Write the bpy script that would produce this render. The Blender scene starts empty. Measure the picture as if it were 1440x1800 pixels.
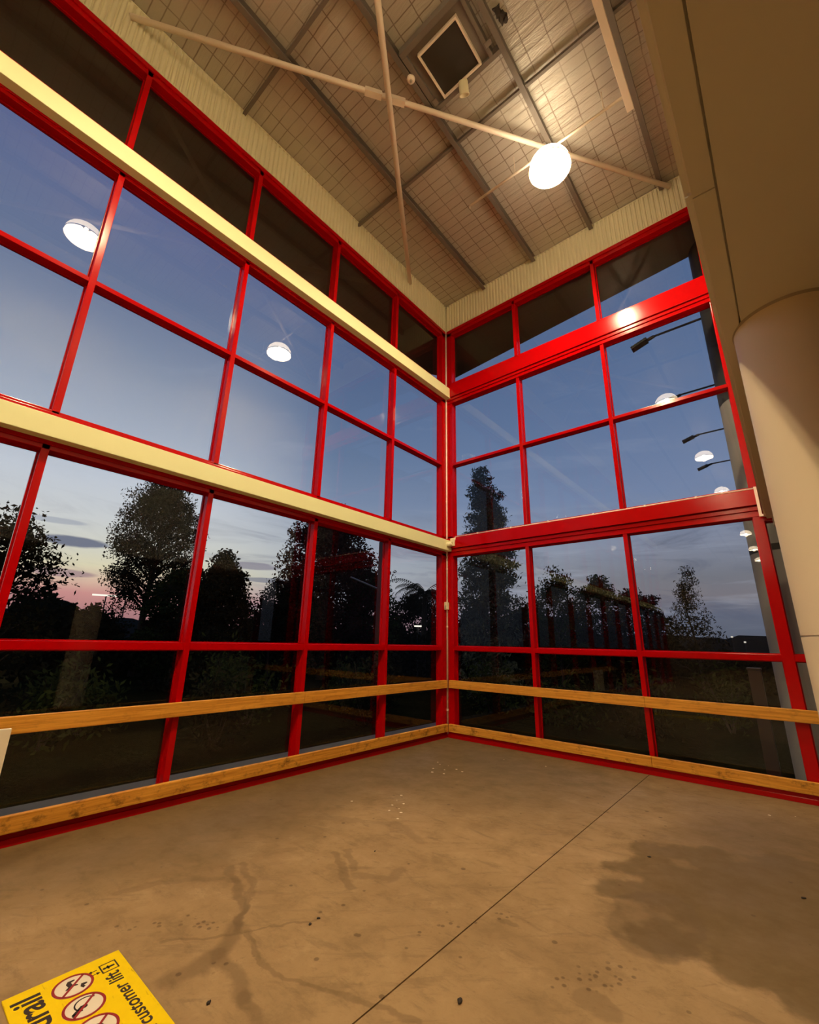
import bpy, bmesh, math, random
import numpy as np
from mathutils import Vector, Matrix

scene = bpy.context.scene
C = scene.collection
R = math.radians

# ------------------------------------------------------------------ camera
CAM = Vector((5.0187, -7.0295, 1.6))
PIT, YAW, ROL = 0.28978, 0.708084, 0.0207942
F = Vector((-math.sin(YAW)*math.cos(PIT), math.cos(YAW)*math.cos(PIT), math.sin(PIT)))
Rt = Vector((math.cos(YAW), math.sin(YAW), 0)); Up = Rt.cross(F)
rx = math.cos(ROL)*Rt + math.sin(ROL)*Up
uy = -math.sin(ROL)*Rt + math.cos(ROL)*Up
cd = bpy.data.cameras.new('camera'); cam = bpy.data.objects.new('camera', cd); C.objects.link(cam)
m = Matrix((rx, uy, -F)).transposed().to_4x4(); m.translation = CAM
cam.matrix_world = m
cd.sensor_fit = 'HORIZONTAL'; cd.sensor_width = 36.0; cd.lens = 768.68/1440*36
cd.clip_start = 0.05; cd.clip_end = 2000
scene.camera = cam

# ------------------------------------------------------------------ exposure, light levels
scene.view_settings.view_transform = 'Standard'
scene.view_settings.look = 'None'
scene.view_settings.exposure = 0.0
scene.view_settings.gamma = 1.0
LAMP_W = 540.0            # bulb power
SHADE_E = 17.0            # luminance of the lit acrylic shade, outside
SHADE_IN = 42.0          # and inside
LAMP_COL = (1.0, 0.76, 0.42)
SKY_K = 1.0

# ------------------------------------------------------------------ node helpers
class NT:
    def __init__(s, tree): s.t = tree; s.n = tree.nodes; s.l = tree.links
    def node(s, typ, **kw):
        n = s.n.new(typ)
        for k, v in kw.items():
            setattr(n, k, v)
        return n
    def put(s, sock, v):
        if isinstance(v, bpy.types.NodeSocket): s.l.new(v, sock)
        elif v is not None: sock.default_value = v
    def math(s, op, a, b=None, c=None, clamp=False):
        n = s.node('ShaderNodeMath', operation=op); n.use_clamp = clamp
        s.put(n.inputs[0], a); s.put(n.inputs[1], b)
        if c is not None: s.put(n.inputs[2], c)
        return n.outputs[0]
    def vmath(s, op, a, b=None):
        n = s.node('ShaderNodeVectorMath', operation=op)
        s.put(n.inputs[0], a)
        if b is not None: s.put(n.inputs[1], b)
        return n.outputs[0]
    def comb(s, x, y, z):
        n = s.node('ShaderNodeCombineXYZ'); s.put(n.inputs[0], x); s.put(n.inputs[1], y); s.put(n.inputs[2], z); return n.outputs[0]
    def sep(s, v):
        n = s.node('ShaderNodeSeparateXYZ'); s.put(n.inputs[0], v); return n.outputs
    def ramp(s, fac, stops, interp='LINEAR'):
        n = s.node('ShaderNodeValToRGB'); cr = n.color_ramp; cr.interpolation = interp
        while len(cr.elements) < len(stops): cr.elements.new(0.5)
        for e, (p, c) in zip(cr.elements, stops):
            e.position = p; e.color = (c if isinstance(c, (tuple, list)) else (c, c, c)) + ((1,) if not isinstance(c, (tuple, list)) or len(c) == 3 else ())
        s.put(n.inputs[0], fac); return n.outputs[0]
    def mix(s, fac, a, b, blend='MIX'):
        n = s.node('ShaderNodeMix', data_type='RGBA', blend_type=blend)
        s.put(n.inputs[0], fac)
        for i, v in ((6, a), (7, b)):
            if isinstance(v, (tuple, list)) and len(v) == 3: v = tuple(v)+(1,)
            s.put(n.inputs[i], v)
        return n.outputs[2]
    def noise(s, vec, scale, detail=4, rough=0.55, dist=0.0):
        n = s.node('ShaderNodeTexNoise'); s.put(n.inputs['Vector'], vec)
        n.inputs['Scale'].default_value = scale; n.inputs['Detail'].default_value = detail
        n.inputs['Roughness'].default_value = rough; n.inputs['Distortion'].default_value = dist
        return n.outputs['Fac']
    def maprange(s, v, a, b, c=0.0, d=1.0, smooth=True):
        n = s.node('ShaderNodeMapRange'); n.interpolation_type = 'SMOOTHSTEP' if smooth else 'LINEAR'
        s.put(n.inputs[0], v)
        for i, q in enumerate((a, b, c, d)): s.put(n.inputs[i+1], q)
        return n.outputs[0]

def srgb(r, g, b):
    f = lambda c: (c/255)/12.92 if c <= 10.3 else (((c/255)+0.055)/1.055)**2.4
    return (f(r), f(g), f(b))

# ------------------------------------------------------------------ world: twilight sky
w = bpy.data.worlds.new('twilight'); scene.world = w; w.use_nodes = True
T = NT(w.node_tree); T.n.clear()
tc = T.node('ShaderNodeTexCoord')
d = T.vmath('NORMALIZE', tc.outputs['Generated'])
x, y, z = T.sep(d)
hl = T.math('SQRT', T.math('ADD', T.math('MULTIPLY', x, x), T.math('ADD', T.math('MULTIPLY', y, y), 1e-6)))
SAZ = R(-80)
s_ = T.math('DIVIDE', T.math('ADD', T.math('MULTIPLY', x, math.sin(SAZ)), T.math('MULTIPLY', y, math.cos(SAZ))), hl)
zc = T.math('MAXIMUM', z, 0.0)
west = T.ramp(zc, [(0.0, srgb(140, 100, 108)), (0.075, srgb(206, 146, 142)), (0.095, srgb(220, 184, 164)), (0.125, srgb(224, 216, 184)), (0.16, srgb(214, 214, 202)), (0.21, srgb(206, 210, 212)), (0.28, srgb(196, 204, 216)), (0.38, srgb(162, 174, 194)), (0.48, srgb(134, 148, 172)), (0.60, srgb(106, 120, 152)), (0.72, srgb(94, 104, 146)), (0.85, srgb(84, 92, 132)), (1.0, srgb(76, 86, 124))])
east = T.ramp(zc, [(0.0, srgb(88, 94, 108)), (0.06, srgb(100, 106, 124)), (0.09, srgb(122, 118, 126)), (0.13, srgb(118, 120, 130)), (0.20, srgb(132, 140, 160)), (0.30, srgb(116, 134, 168)), (0.46, srgb(96, 118, 156)), (0.62, srgb(84, 106, 144)), (1.0, srgb(74, 90, 130))])
mid = T.ramp(zc, [(0.0, srgb(140, 112, 122)), (0.05, srgb(184, 146, 154)), (0.085, srgb(172, 170, 178)), (0.14, srgb(178, 184, 192)), (0.20, srgb(160, 170, 184)), (0.30, srgb(124, 141, 170)), (0.40, srgb(102, 123, 156)), (0.55, srgb(88, 108, 145)), (1.0, srgb(74, 90, 130))])
f1 = T.maprange(s_, 0.86, 1.0); f2 = T.maprange(s_, 0.34, 0.97)
base = T.mix(f1, T.mix(f2, east, mid), west)
# long streaky clouds low over the horizon
den = T.math('ADD', zc, 0.10)
px = T.math('DIVIDE', x, den); py = T.math('DIVIDE', y, den)
ca, sa = math.cos(R(35)), math.sin(R(35))
u_ = T.math('ADD', T.math('MULTIPLY', px, ca), T.math('MULTIPLY', py, sa))
v_ = T.math('SUBTRACT', T.math('MULTIPLY', py, ca), T.math('MULTIPLY', px, sa))
az = T.math('ARCTAN2', x, y)
cvec = T.comb(T.math('MULTIPLY', az, 4.2), T.math('ADD', T.math('MULTIPLY', zc, 20.0), T.math('MULTIPLY', az, 1.6)), 3.3)
cn = T.noise(cvec, 1.1, 7, 0.62, 0.9)
band = T.ramp(zc, [(0.02, 0.0), (0.06, 0.8), (0.12, 1.0), (0.22, 0.75), (0.30, 0.12), (0.42, 0.0)])
cl = T.math('MULTIPLY', T.maprange(cn, 0.46, 0.72), band)
cl = T.math('MULTIPLY', cl, T.math('SUBTRACT', 1.0, T.math('MULTIPLY', f1, 0.72)))
ccol = T.mix(f2, srgb(88, 94, 114), srgb(112, 116, 138))
base = T.mix(T.math('MULTIPLY', cl, 0.82), base, ccol)
# pale streaks between them
cn2 = T.noise(T.comb(T.math('MULTIPLY', az, 3.2), T.math('MULTIPLY', zc, 34.0), 9.1), 1.2, 5, 0.6, 0.3)
pale = T.math('MULTIPLY', T.math('MULTIPLY', T.maprange(cn2, 0.52, 0.72), band), T.math('SUBTRACT', 1.0, f1))
base = T.mix(T.math('MULTIPLY', pale, T.math('ADD', 0.30, T.math('MULTIPLY', f2, 0.35))), base, srgb(176, 184, 200))
# one dark lens-shaped cloud low in the west
def lens(a0, z0, ra, rz, amt, col, prev):
    n3 = T.noise(T.comb(T.math('MULTIPLY', az, 14.0), T.math('MULTIPLY', zc, 60.0), 1.0), 1.0, 4, 0.6)
    da = T.math('DIVIDE', T.math('SUBTRACT', az, R(a0)), R(ra))
    dz = T.math('DIVIDE', T.math('SUBTRACT', zc, z0), rz)
    q = T.math('ADD', T.math('ADD', T.math('MULTIPLY', da, da), T.math('MULTIPLY', dz, dz)), T.math('MULTIPLY', T.math('SUBTRACT', n3, 0.5), 1.2))
    return T.mix(T.math('MULTIPLY', T.maprange(q, 1.1, 0.45), amt), prev, col)
base = lens(-78.4, 0.163, 3.4, 0.011, 0.95, srgb(104, 112, 134), base)
base = lens(-80.5, 0.196, 3.0, 0.006, 0.6, srgb(150, 158, 176), base)
base = lens(-79.0, 0.107, 3.2, 0.008, 0.7, srgb(150, 120, 134), base)
base = lens(-60.5, 0.150, 3.6, 0.009, 0.75, srgb(128, 124, 142), base)
base = lens(-58.0, 0.122, 3.6, 0.006, 0.7, srgb(112, 116, 136), base)
# faint high wisps
wn = T.noise(T.comb(u_, T.math('MULTIPLY', v_, 2.2), 0.7), 2.1, 7, 0.62, 0.4)
wis = T.math('MULTIPLY', T.maprange(wn, 0.55, 0.78), T.maprange(zc, 0.25, 0.5))
base = T.mix(T.math('MULTIPLY', wis, 0.16), base, srgb(190, 196, 210))
bg = T.node('ShaderNodeBackground'); T.put(bg.inputs[0], base); bg.inputs[1].default_value = SKY_K
wo = T.node('ShaderNodeOutputWorld'); T.l.new(bg.outputs[0], wo.inputs[0])

# ------------------------------------------------------------------ materials
def mat(name):
    mm = bpy.data.materials.new(name); mm.use_nodes = True
    t = NT(mm.node_tree); t.n.clear()
    out = t.node('ShaderNodeOutputMaterial'); return mm, t, out
def pbsdf(t, out, col, rough, metal=0.0, spec=0.5, coat=0.0, normal=None):
    b = t.node('ShaderNodeBsdfPrincipled')
    t.put(b.inputs['Base Color'], tuple(col)+(1,) if isinstance(col, tuple) else col)
    t.put(b.inputs['Roughness'], rough); b.inputs['Metallic'].default_value = metal
    b.inputs['Specular IOR Level'].default_value = spec
    b.inputs['Coat Weight'].default_value = coat; b.inputs['Coat Roughness'].default_value = 0.12
    if normal is not None: t.l.new(normal, b.inputs['Normal'])
    t.l.new(b.outputs[0], out.inputs[0]); return b
def bump(t, h, strength, dist=0.01):
    n = t.node('ShaderNodeBump'); n.inputs['Strength'].default_value = strength; n.inputs['Distance'].default_value = dist
    t.put(n.inputs['Height'], h); return n.outputs[0]
def pos(t): return t.node('ShaderNodeNewGeometry').outputs['Position']
def objc(t): return t.node('ShaderNodeTexCoord').outputs['Object']
def plain(name, col, rough=0.5, metal=0.0, var=0.08, scale=6.0, spec=0.5, coat=0.0, bmp=0.0):
    mm, t, out = mat(name); p = objc(t)
    n = t.noise(p, scale, 5, 0.6)
    c = t.mix(n, tuple(v*(1-var) for v in col), tuple(min(1, v*(1+var)) for v in col))
    pbsdf(t, out, c, t.maprange(n, 0.2, 0.8, max(0, rough*0.85), rough*1.15), metal, spec, coat, bump(t, t.noise(p, scale*12, 3), bmp) if bmp else None)
    return mm

M = {}
M['red'] = plain('red_enamel', (0.43, 0.0006, 0.002), 0.14, var=0.04, scale=1.5, spec=0.20, coat=0.0)
M['cream'] = plain('cream_paint', (0.76, 0.70, 0.47), 0.5, var=0.05, scale=2.0)
M['beam'] = plain('cream_beam_paint', (0.80, 0.81, 0.47), 0.5, var=0.04, scale=2.0)
M['white_steel'] = plain('white_painted_steel', (0.80, 0.68, 0.54), 0.5, var=0.06, scale=3.0)
M['pale_pvc'] = plain('pale_conduit', (0.92, 0.72, 0.64), 0.45, var=0.04)
M['galv'] = plain('galvanised_steel', (0.30, 0.27, 0.23), 0.42, metal=0.75, var=0.18, scale=5.0)
M['galv_dull'] = plain('dull_galvanised_steel', (0.17, 0.14, 0.11), 0.6, metal=0.2, var=0.2, scale=5.0)
M['plaster'] = plain('cream_wall_paint', (0.68, 0.64, 0.52), 0.55, var=0.05, scale=1.2, bmp=0.06)
M['column'] = plain('cream_column_paint', (0.80, 0.68, 0.48), 0.42, var=0.05, scale=1.6, bmp=0.08)
M['ext_col'] = plain('grey_column_sheet', (0.23, 0.22, 0.215), 0.7, var=0.14, scale=2.2)
M['ext_col_dark'] = plain('charcoal_column_sheet', (0.012, 0.011, 0.011), 0.7, var=0.15, scale=2.2)
M['black'] = plain('black_metal', (0.012, 0.012, 0.014), 0.5, var=0.1)
M['dark_glass'] = plain('dark_louvre', (0.03, 0.025, 0.018), 0.5, var=0.25, scale=4.0)
M['soffit'] = plain('eave_lining', (0.13, 0.10, 0.07), 0.7, var=0.2, scale=1.5)
M['facade'] = plain('facade_panel', (0.16, 0.15, 0.15), 0.7, var=0.1)
M['maroon'] = plain('maroon_paint', (0.018, 0.002, 0.0025), 0.5, var=0.1)
M['dark_wall'] = plain('dim_wall_paint', (0.22, 0.17, 0.12), 0.7, var=0.1)
M['bark'] = plain('bark', (0.035, 0.027, 0.02), 0.9, var=0.3, scale=8.0)
M['timber_pole'] = plain('weathered_timber', (0.10, 0.075, 0.055), 0.9, var=0.3, scale=6.0)
M['path'] = plain('outside_concrete', (0.09, 0.09, 0.09), 0.85, var=0.12, scale=2.0)
M['hill'] = plain('distant_bush', (0.02, 0.022, 0.02), 1.0, var=0.3, scale=0.05, spec=0.0)
M['ink'] = plain('sign_ink', (0.03, 0.015, 0.008), 0.6, var=0.1)
M['sign_red'] = plain('sign_red', (0.30, 0.012, 0.008), 0.5, var=0.1)
M['sign_white'] = plain('sign_white', (0.80, 0.72, 0.58), 0.5, var=0.05)
M['grey_plastic'] = plain('grey_plastic', (0.42, 0.36, 0.27), 0.5, var=0.06)
M['debris'] = plain('dark_debris', (0.03, 0.02, 0.012), 0.8, var=0.3, scale=40)
M['splat'] = plain('white_drip', (0.80, 0.70, 0.55), 0.6, var=0.1, scale=30)

def leafmat(name, a, b):
    mm, t, out = mat(name)
    n = t.noise(pos(t), 1.7, 3, 0.6)
    c = t.mix(n, a, b)
    b1 = t.node('ShaderNodeBsdfDiffuse'); t.put(b1.inputs[0], c)
    b2 = t.node('ShaderNodeBsdfTranslucent'); t.put(b2.inputs[0], c)
    ms = t.node('ShaderNodeMixShader'); ms.inputs[0].default_value = 0.3
    t.l.new(b1.outputs[0], ms.inputs[1]); t.l.new(b2.outputs[0], ms.inputs[2]); t.l.new(ms.outputs[0], out.inputs[0])
    return mm
M['leaf'] = leafmat('dusk_leaves', (0.012, 0.013, 0.008), (0.030, 0.030, 0.018))
M['leaf_green'] = leafmat('green_leaves', (0.018, 0.028, 0.010), (0.046, 0.062, 0.022))
M['leaf_grey'] = leafmat('grey_green_leaves', (0.048, 0.058, 0.042), (0.135, 0.155, 0.115))
M['leaf_red'] = leafmat('red_brown_leaves', (0.034, 0.014, 0.011), (0.075, 0.028, 0.022))

# glass: thin tinted sheet, Fresnel mirror on its front faces
mm, t, out = mat('window_glass')
fr = t.node('ShaderNodeFresnel'); fr.inputs['IOR'].default_value = 1.47
gm = t.node('ShaderNodeNewGeometry')
fac = t.math('MULTIPLY', fr.outputs[0], t.math('SUBTRACT', 1.0, gm.outputs['Backfacing']))
tr = t.node('ShaderNodeBsdfTransparent'); tr.inputs[0].default_value = (0.97, 0.975, 0.975, 1)
gl = t.node('ShaderNodeBsdfGlossy'); gl.inputs['Roughness'].default_value = 0.0
gl.inputs[0].default_value = (1, 1, 1, 1)
ms = t.node('ShaderNodeMixShader'); t.l.new(fac, ms.inputs[0]); t.l.new(tr.outputs[0], ms.inputs[1]); t.l.new(gl.outputs[0], ms.inputs[2])
t.l.new(ms.outputs[0], out.inputs[0]); M['glass'] = mm

# wood rails
mm, t, out = mat('varnished_timber'); p = objc(t)
sx, sy, sz = t.sep(p)
# grain runs along whichever plan direction the board runs
along = t.math('ADD', sx, sy)
gv = t.comb(t.math('MULTIPLY', along, 1.3), t.math('MULTIPLY', sz, 42.0), 0.0)
g = t.noise(gv, 1.0, 6, 0.65, 0.6)
g2 = t.noise(t.comb(t.math('MULTIPLY', along, 7.0), t.math('MULTIPLY', sz, 9.0), 4.0), 1.0, 5, 0.7)
lowb = t.maprange(sz, 0.35, 0.25)
col = t.mix(t.maprange(g, 0.3, 0.7), (0.52, 0.205, 0.022), (0.78, 0.365, 0.055))
g3 = t.noise(t.comb(t.math('MULTIPLY', along, 3.5), t.math('MULTIPLY', sz, 90.0), 7.0), 1.0, 4, 0.7, 0.4)
col = t.mix(t.math('MULTIPLY', t.maprange(g3, 0.54, 0.70), 0.50), col, (0.24, 0.088, 0.012))
dirt = t.math('MULTIPLY', t.maprange(g2, 0.50, 0.72), t.math('ADD', 0.30, t.math('MULTIPLY', lowb, 0.55)))
col = t.mix(dirt, col, (0.11, 0.045, 0.010))
pbsdf(t, out, col, 0.5, 0, 0.15, 0.0, bump(t, g, 0.08)); M['wood'] = mm

# floor concrete: tan slab, mottled, with scuffs, damp stains, drag marks and spots
mm, t, out = mat('stained_concrete'); p = pos(t); sx, sy, sz = t.sep(p)
def warped(scale, amp, det=5):
    wv = t.node('ShaderNodeTexNoise'); t.put(wv.inputs['Vector'], p); wv.inputs['Scale'].default_value = scale; wv.inputs['Detail'].default_value = det
    return t.vmath('ADD', p, t.vmath('MULTIPLY', t.vmath('SUBTRACT', wv.outputs['Color'], (0.5, 0.5, 0.5)), (amp, amp, 0.0)))
wx, wy, _ = t.sep(warped(1.8, 0.8))
gx, gy, _ = t.sep(warped(1.5, 1.7, 6))
fx, fy, _ = t.sep(warped(6.0, 0.16))
DK = (0.150, 0.093, 0.040)
n1 = t.noise(p, 0.75, 5, 0.6)
n2 = t.noise(p, 14, 5, 0.65)
n3 = t.noise(p, 3.2, 8, 0.68)
n4 = t.noise(t.comb(t.math('MULTIPLY', sx, 3.0), t.math('MULTIPLY', sy, 9.0), 2.0), 1.0, 7, 0.7, 0.25)
n5 = t.noise(t.comb(t.math('MULTIPLY', t.math('ADD', sx, sy), 1.6), t.math('MULTIPLY', t.math('SUBTRACT', sx, sy), 7.0), 5.0), 1.0, 7, 0.7, 0.25)
col = t.mix(t.maprange(n1, 0.32, 0.68), (0.300, 0.192, 0.090), (0.375, 0.245, 0.118))
col = t.mix(t.math('MULTIPLY', t.maprange(n3, 0.48, 0.70), 0.55), col, (0.185, 0.118, 0.054))
col = t.mix(t.math('MULTIPLY', t.maprange(n3, 0.47, 0.30), 0.50), col, (0.46, 0.310, 0.155))
col = t.mix(t.math('MULTIPLY', t.maprange(n4, 0.52, 0.70), 0.50), col, (0.165, 0.106, 0.048))
col = t.mix(t.math('MULTIPLY', t.maprange(n5, 0.52, 0.70), 0.45), col, (0.170, 0.108, 0.050))
def blob(cx, cy, rx_, ry_, amt, c, soft=0.25, fine_=False):
    ax_, ay_ = (gx, gy) if fine_ == 'wild' else ((fx, fy) if fine_ else (wx, wy))
    a = t.math('DIVIDE', t.math('SUBTRACT', ax_, cx), rx_); b = t.math('DIVIDE', t.math('SUBTRACT', ay_, cy), ry_)
    q = t.math('ADD', t.math('MULTIPLY', a, a), t.math('MULTIPLY', b, b))
    return t.mix(t.math('MULTIPLY', t.maprange(q, 1.0+soft*0.4, 1.0-soft), amt), col, c)
# light falloff towards the two glass walls, painted into the slab colour
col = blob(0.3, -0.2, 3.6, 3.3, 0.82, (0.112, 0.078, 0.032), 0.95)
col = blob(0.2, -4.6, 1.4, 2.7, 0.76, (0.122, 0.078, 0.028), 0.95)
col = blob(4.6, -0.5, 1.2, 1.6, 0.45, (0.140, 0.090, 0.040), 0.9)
# damp patch on the right, with a crisp edge
col = blob(5.0, -3.0, 1.22, 1.02, 0.72, (0.120, 0.076, 0.024), 0.14, 'wild')
col = blob(4.7, -2.2, 0.9, 1.5, 0.40, (0.150, 0.096, 0.042), 0.9)
col = blob(4.08, -3.55, 0.26, 0.42, 0.50, (0.140, 0.088, 0.038), 0.16, True)
col = blob(4.35, -2.2, 0.75, 0.75, 0.35, (0.150, 0.096, 0.042), 0.8)
col = blob(4.02, -4.45, 0.13, 0.10, 0.40, DK, 0.3, True)
def seg(a, b, wd, amt, c=DK, soft=0.5):
    ax_, ay_ = a; dx_, dy_ = b[0]-a[0], b[1]-a[1]; L2 = dx_*dx_+dy_*dy_
    qx, qy = t.math('SUBTRACT', fx, ax_), t.math('SUBTRACT', fy, ay_)
    h_ = t.math('DIVIDE', t.math('ADD', t.math('MULTIPLY', qx, dx_), t.math('MULTIPLY', qy, dy_)), L2, None, True)
    ex = t.math('SUBTRACT', qx, t.math('MULTIPLY', h_, dx_)); ey = t.math('SUBTRACT', qy, t.math('MULTIPLY', h_, dy_))
    dd = t.math('SQRT', t.math('ADD', t.math('MULTIPLY', ex, ex), t.math('MULTIPLY', ey, ey)))
    return t.math('MULTIPLY', t.maprange(dd, wd*(1+soft*0.5), wd*(1-soft)), amt)
def path(pts, wd, amt, soft=0.5, c=DK):
    fac_ = None
    for a, b in zip(pts[:-1], pts[1:]):
        f_ = seg(a, b, wd, amt, c, soft); fac_ = f_ if fac_ is None else t.math('MAXIMUM', fac_, f_)
    return t.mix(fac_, col, c)
col = path([(1.58, -4.97), (1.88, -5.05), (2.15, -5.16), (2.30, -5.28)], 0.035, 0.55)
col = path([(1.61, -4.88), (1.94, -4.98), (2.11, -5.12), (2.26, -5.24)], 0.028, 0.50)
col = path([(2.28, -5.28), (2.40, -5.42), (2.42, -5.58), (2.41, -5.70)], 0.075, 0.58)
col = path([(2.40, -5.45), (2.60, -5.48), (2.76, -5.51)], 0.050, 0.55)
col = path([(2.76, -5.51), (3.05, -5.60)], 0.035, 0.50)
col = path([(1.98, -4.28), (2.23, -4.42), (2.45, -4.58)], 0.035, 0.50)
col = path([(2.00, -4.18), (2.28, -4.37)], 0.028, 0.45)
col = path([(2.36, -4.40), (2.55, -4.28), (2.52, -4.12)], 0.05, 0.42)
col = path([(2.35, -5.24), (2.50, -5.30), (2.75, -5.35), (3.01, -5.27), (3.23, -5.15), (3.45, -5.09)], 0.018, 0.50)
col = path([(2.10, -5.62), (2.35, -5.28), (2.54, -4.92)], 0.012, 0.48)
col = path([(1.36, -5.60), (1.55, -5.16), (1.80, -5.02)], 0.035, 0.35)
col = path([(1.30, -3.90), (1.96, -3.53), (2.34, -3.66)], 0.05, 0.30)
col = path([(3.38, -4.17), (3.46, -4.15)], 0.030, 0.5)
# strings of dark drops
vs = t.node('ShaderNodeTexVoronoi', feature='F1'); t.put(vs.inputs['Vector'], p); vs.inputs['Scale'].default_value = 22.0
drop = t.maprange(vs.outputs['Distance'], 0.34, 0.20)
zone = None
for a, b, wd in (((3.09, -4.60), (3.36, -4.11), 0.045), ((1.80, -5.72), (2.00, -5.44), 0.05), ((1.97, -5.46), (2.18, -5.33), 0.05), ((2.48, -5.52), (2.53, -5.35), 0.035), ((3.85, -4.45), (4.05, -4.15), 0.10)):
    z_ = seg(a, b, wd, 1.0); zone = z_ if zone is None else t.math('MAXIMUM', zone, z_)
col = t.mix(t.math('MULTIPLY', t.math('MULTIPLY', drop, zone), 0.62), col, (0.085, 0.046, 0.018))
# scattered spots and pits
vs2 = t.node('ShaderNodeTexVoronoi', feature='F1'); t.put(vs2.inputs['Vector'], p); vs2.inputs['Scale'].default_value = 7.0
rsz = t.sep(vs2.outputs['Color'])[0]
sp = t.math('MULTIPLY', t.maprange(t.math('SUBTRACT', vs2.outputs['Distance'], t.math('MULTIPLY', rsz, 0.10)), 0.05, 0.0), t.maprange(rsz, 0.35, 0.55))
col = t.mix(t.math('MULTIPLY', sp, 0.62), col, (0.085, 0.048, 0.020))
col = t.mix(t.math('MULTIPLY', t.maprange(n2, 0.58, 0.74), 0.38), col, (0.150, 0.094, 0.042))
fine = t.noise(p, 60, 4, 0.7)
col = t.mix(t.math('MULTIPLY', t.maprange(fine, 0.5, 0.78), 0.22), col, (0.18, 0.115, 0.052))
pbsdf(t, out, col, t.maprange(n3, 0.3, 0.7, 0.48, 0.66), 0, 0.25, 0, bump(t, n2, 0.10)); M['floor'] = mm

# ceiling insulation with safety mesh
mm, t, out = mat('foil_insulation'); p = pos(t); sx, sy, sz = t.sep(p)
jit = t.math('MULTIPLY', t.math('SUBTRACT', t.noise(p, 2.2, 3), 0.5), 0.045)
def grid(v, pitch, wd):
    fr_ = t.math('FRACT', t.math('DIVIDE', t.math('ADD', v, jit), pitch))
    dd = t.math('MULTIPLY', t.math('MINIMUM', fr_, t.math('SUBTRACT', 1.0, fr_)), pitch)
    return t.maprange(dd, wd, wd*0.35)
gl_ = t.math('MAXIMUM', grid(sx, 0.30, 0.010), grid(sy, 0.15, 0.010))
fade = t.maprange(t.noise(p, 1.3, 3), 0.30, 0.62, 0.35, 0.95)
nn = t.noise(p, 3.0, 5, 0.6)
col = t.mix(nn, (0.43, 0.390, 0.315), (0.53, 0.485, 0.395))
col = t.mix(t.math('MULTIPLY', t.math('MULTIPLY', gl_, fade), 0.8), col, (0.14, 0.085, 0.05))
wr = t.noise(t.comb(t.math('MULTIPLY', sx, 0.8), t.math('MULTIPLY', sy, 5.0), 0.0), 2.0, 6, 0.65, 1.2)
pbsdf(t, out, col, 0.42, 0.25, 0.5, 0, bump(t, wr, 0.55, 0.03)); M['ceil'] = mm

# sign yellow
mm, t, out = mat('worn_yellow_board'); p = objc(t)
n = t.noise(p, 18, 6, 0.65, 0.5)
sx, sy, sz = t.sep(p)
scr = t.noise(t.comb(t.math('MULTIPLY', sx, 4.0), t.math('MULTIPLY', sy, 26.0), 0.0), 1.6, 5, 0.7)
col = t.mix(n, (0.80, 0.56, 0.0), (0.92, 0.66, 0.001))
col = t.mix(t.math('MULTIPLY', t.maprange(scr, 0.60, 0.72), 0.55), col, (0.30, 0.15, 0.01))
pbsdf(t, out, col, 0.5, 0, 0.10); M['yellow'] = mm

# ground
mm, t, out = mat('rough_grass'); p = pos(t)
n = t.noise(p, 0.8, 6, 0.65)
pbsdf(t, out, t.mix(n, (0.004, 0.005, 0.002), (0.014, 0.016, 0.007)), 1.0, 0, 0.0, 0, bump(t, t.noise(p, 9, 5), 0.8, 0.1)); M['ground'] = mm

def emit(name, col, k):
    mm, t, out = mat(name); e = t.node('ShaderNodeEmission'); e.inputs[0].default_value = tuple(col)+(1,); e.inputs[1].default_value = k
    t.l.new(e.outputs[0], out.inputs[0]); return mm
# lit acrylic shade: ribbed glow, brighter inside than out
for nm_, k_ in (('shade', SHADE_E), ('shade_in', SHADE_IN)):
    mm, t, out = mat('lit_acrylic_'+nm_); p = objc(t); sx, sy, sz = t.sep(p)
    ang = t.math('ARCTAN2', sy, sx)
    rib = t.math('ADD', 0.97, t.math('MULTIPLY', t.math('SINE', t.math('MULTIPLY', ang, 32.0)), 0.03))
    e = t.node('ShaderNodeEmission'); e.inputs[0].default_value = (1.0, 0.80, 0.55, 1)
    t.put(e.inputs[1], t.math('MULTIPLY', rib, k_)); t.l.new(e.outputs[0], out.inputs[0]); M[nm_] = mm
M['bulb'] = emit('hot_bulb', (1.0, 0.78, 0.46), 2100.0)
M['far_white'] = emit('far_strip_light', (1.0, 0.95, 0.8), 1.2)
M['far_dot'] = emit('far_lamp', (1.0, 0.9, 0.75), 0.7)

# ------------------------------------------------------------------ geometry helpers
def link(o, parent=None):
    C.objects.link(o)
    if parent is not None: o.parent = parent
    return o
def mesh_obj(name, bm, material, parent=None, smooth=False):
    me = bpy.data.meshes.new(name); bm.normal_update(); bm.to_mesh(me); bm.free()
    for mt in (material if isinstance(material, list) else [material]): me.materials.append(mt)
    if smooth:
        for p_ in me.polygons: p_.use_smooth = True
    return link(bpy.data.objects.new(name, me), parent)
def raw_obj(name, verts, faces, material, parent=None, smooth=False):
    me = bpy.data.meshes.new(name); me.from_pydata([tuple(v) for v in verts], [], faces); me.update()
    me.materials.append(material)
    if smooth:
        for p_ in me.polygons: p_.use_smooth = True
    return link(bpy.data.objects.new(name, me), parent)
def tag(o, label=None, cat=None, group=None, kind=None):
    if label: o['label'] = label
    if cat: o['category'] = cat
    if group: o['group'] = group
    if kind: o['kind'] = kind
    return o
def thing(name, label, cat, loc=(0, 0, 0), group=None, rz=0.0):
    o = link(bpy.data.objects.new(name, None)); o.location = loc; o.rotation_euler = (0, 0, rz); o.empty_display_size = 0.1
    return tag(o, label, cat, group)
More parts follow.
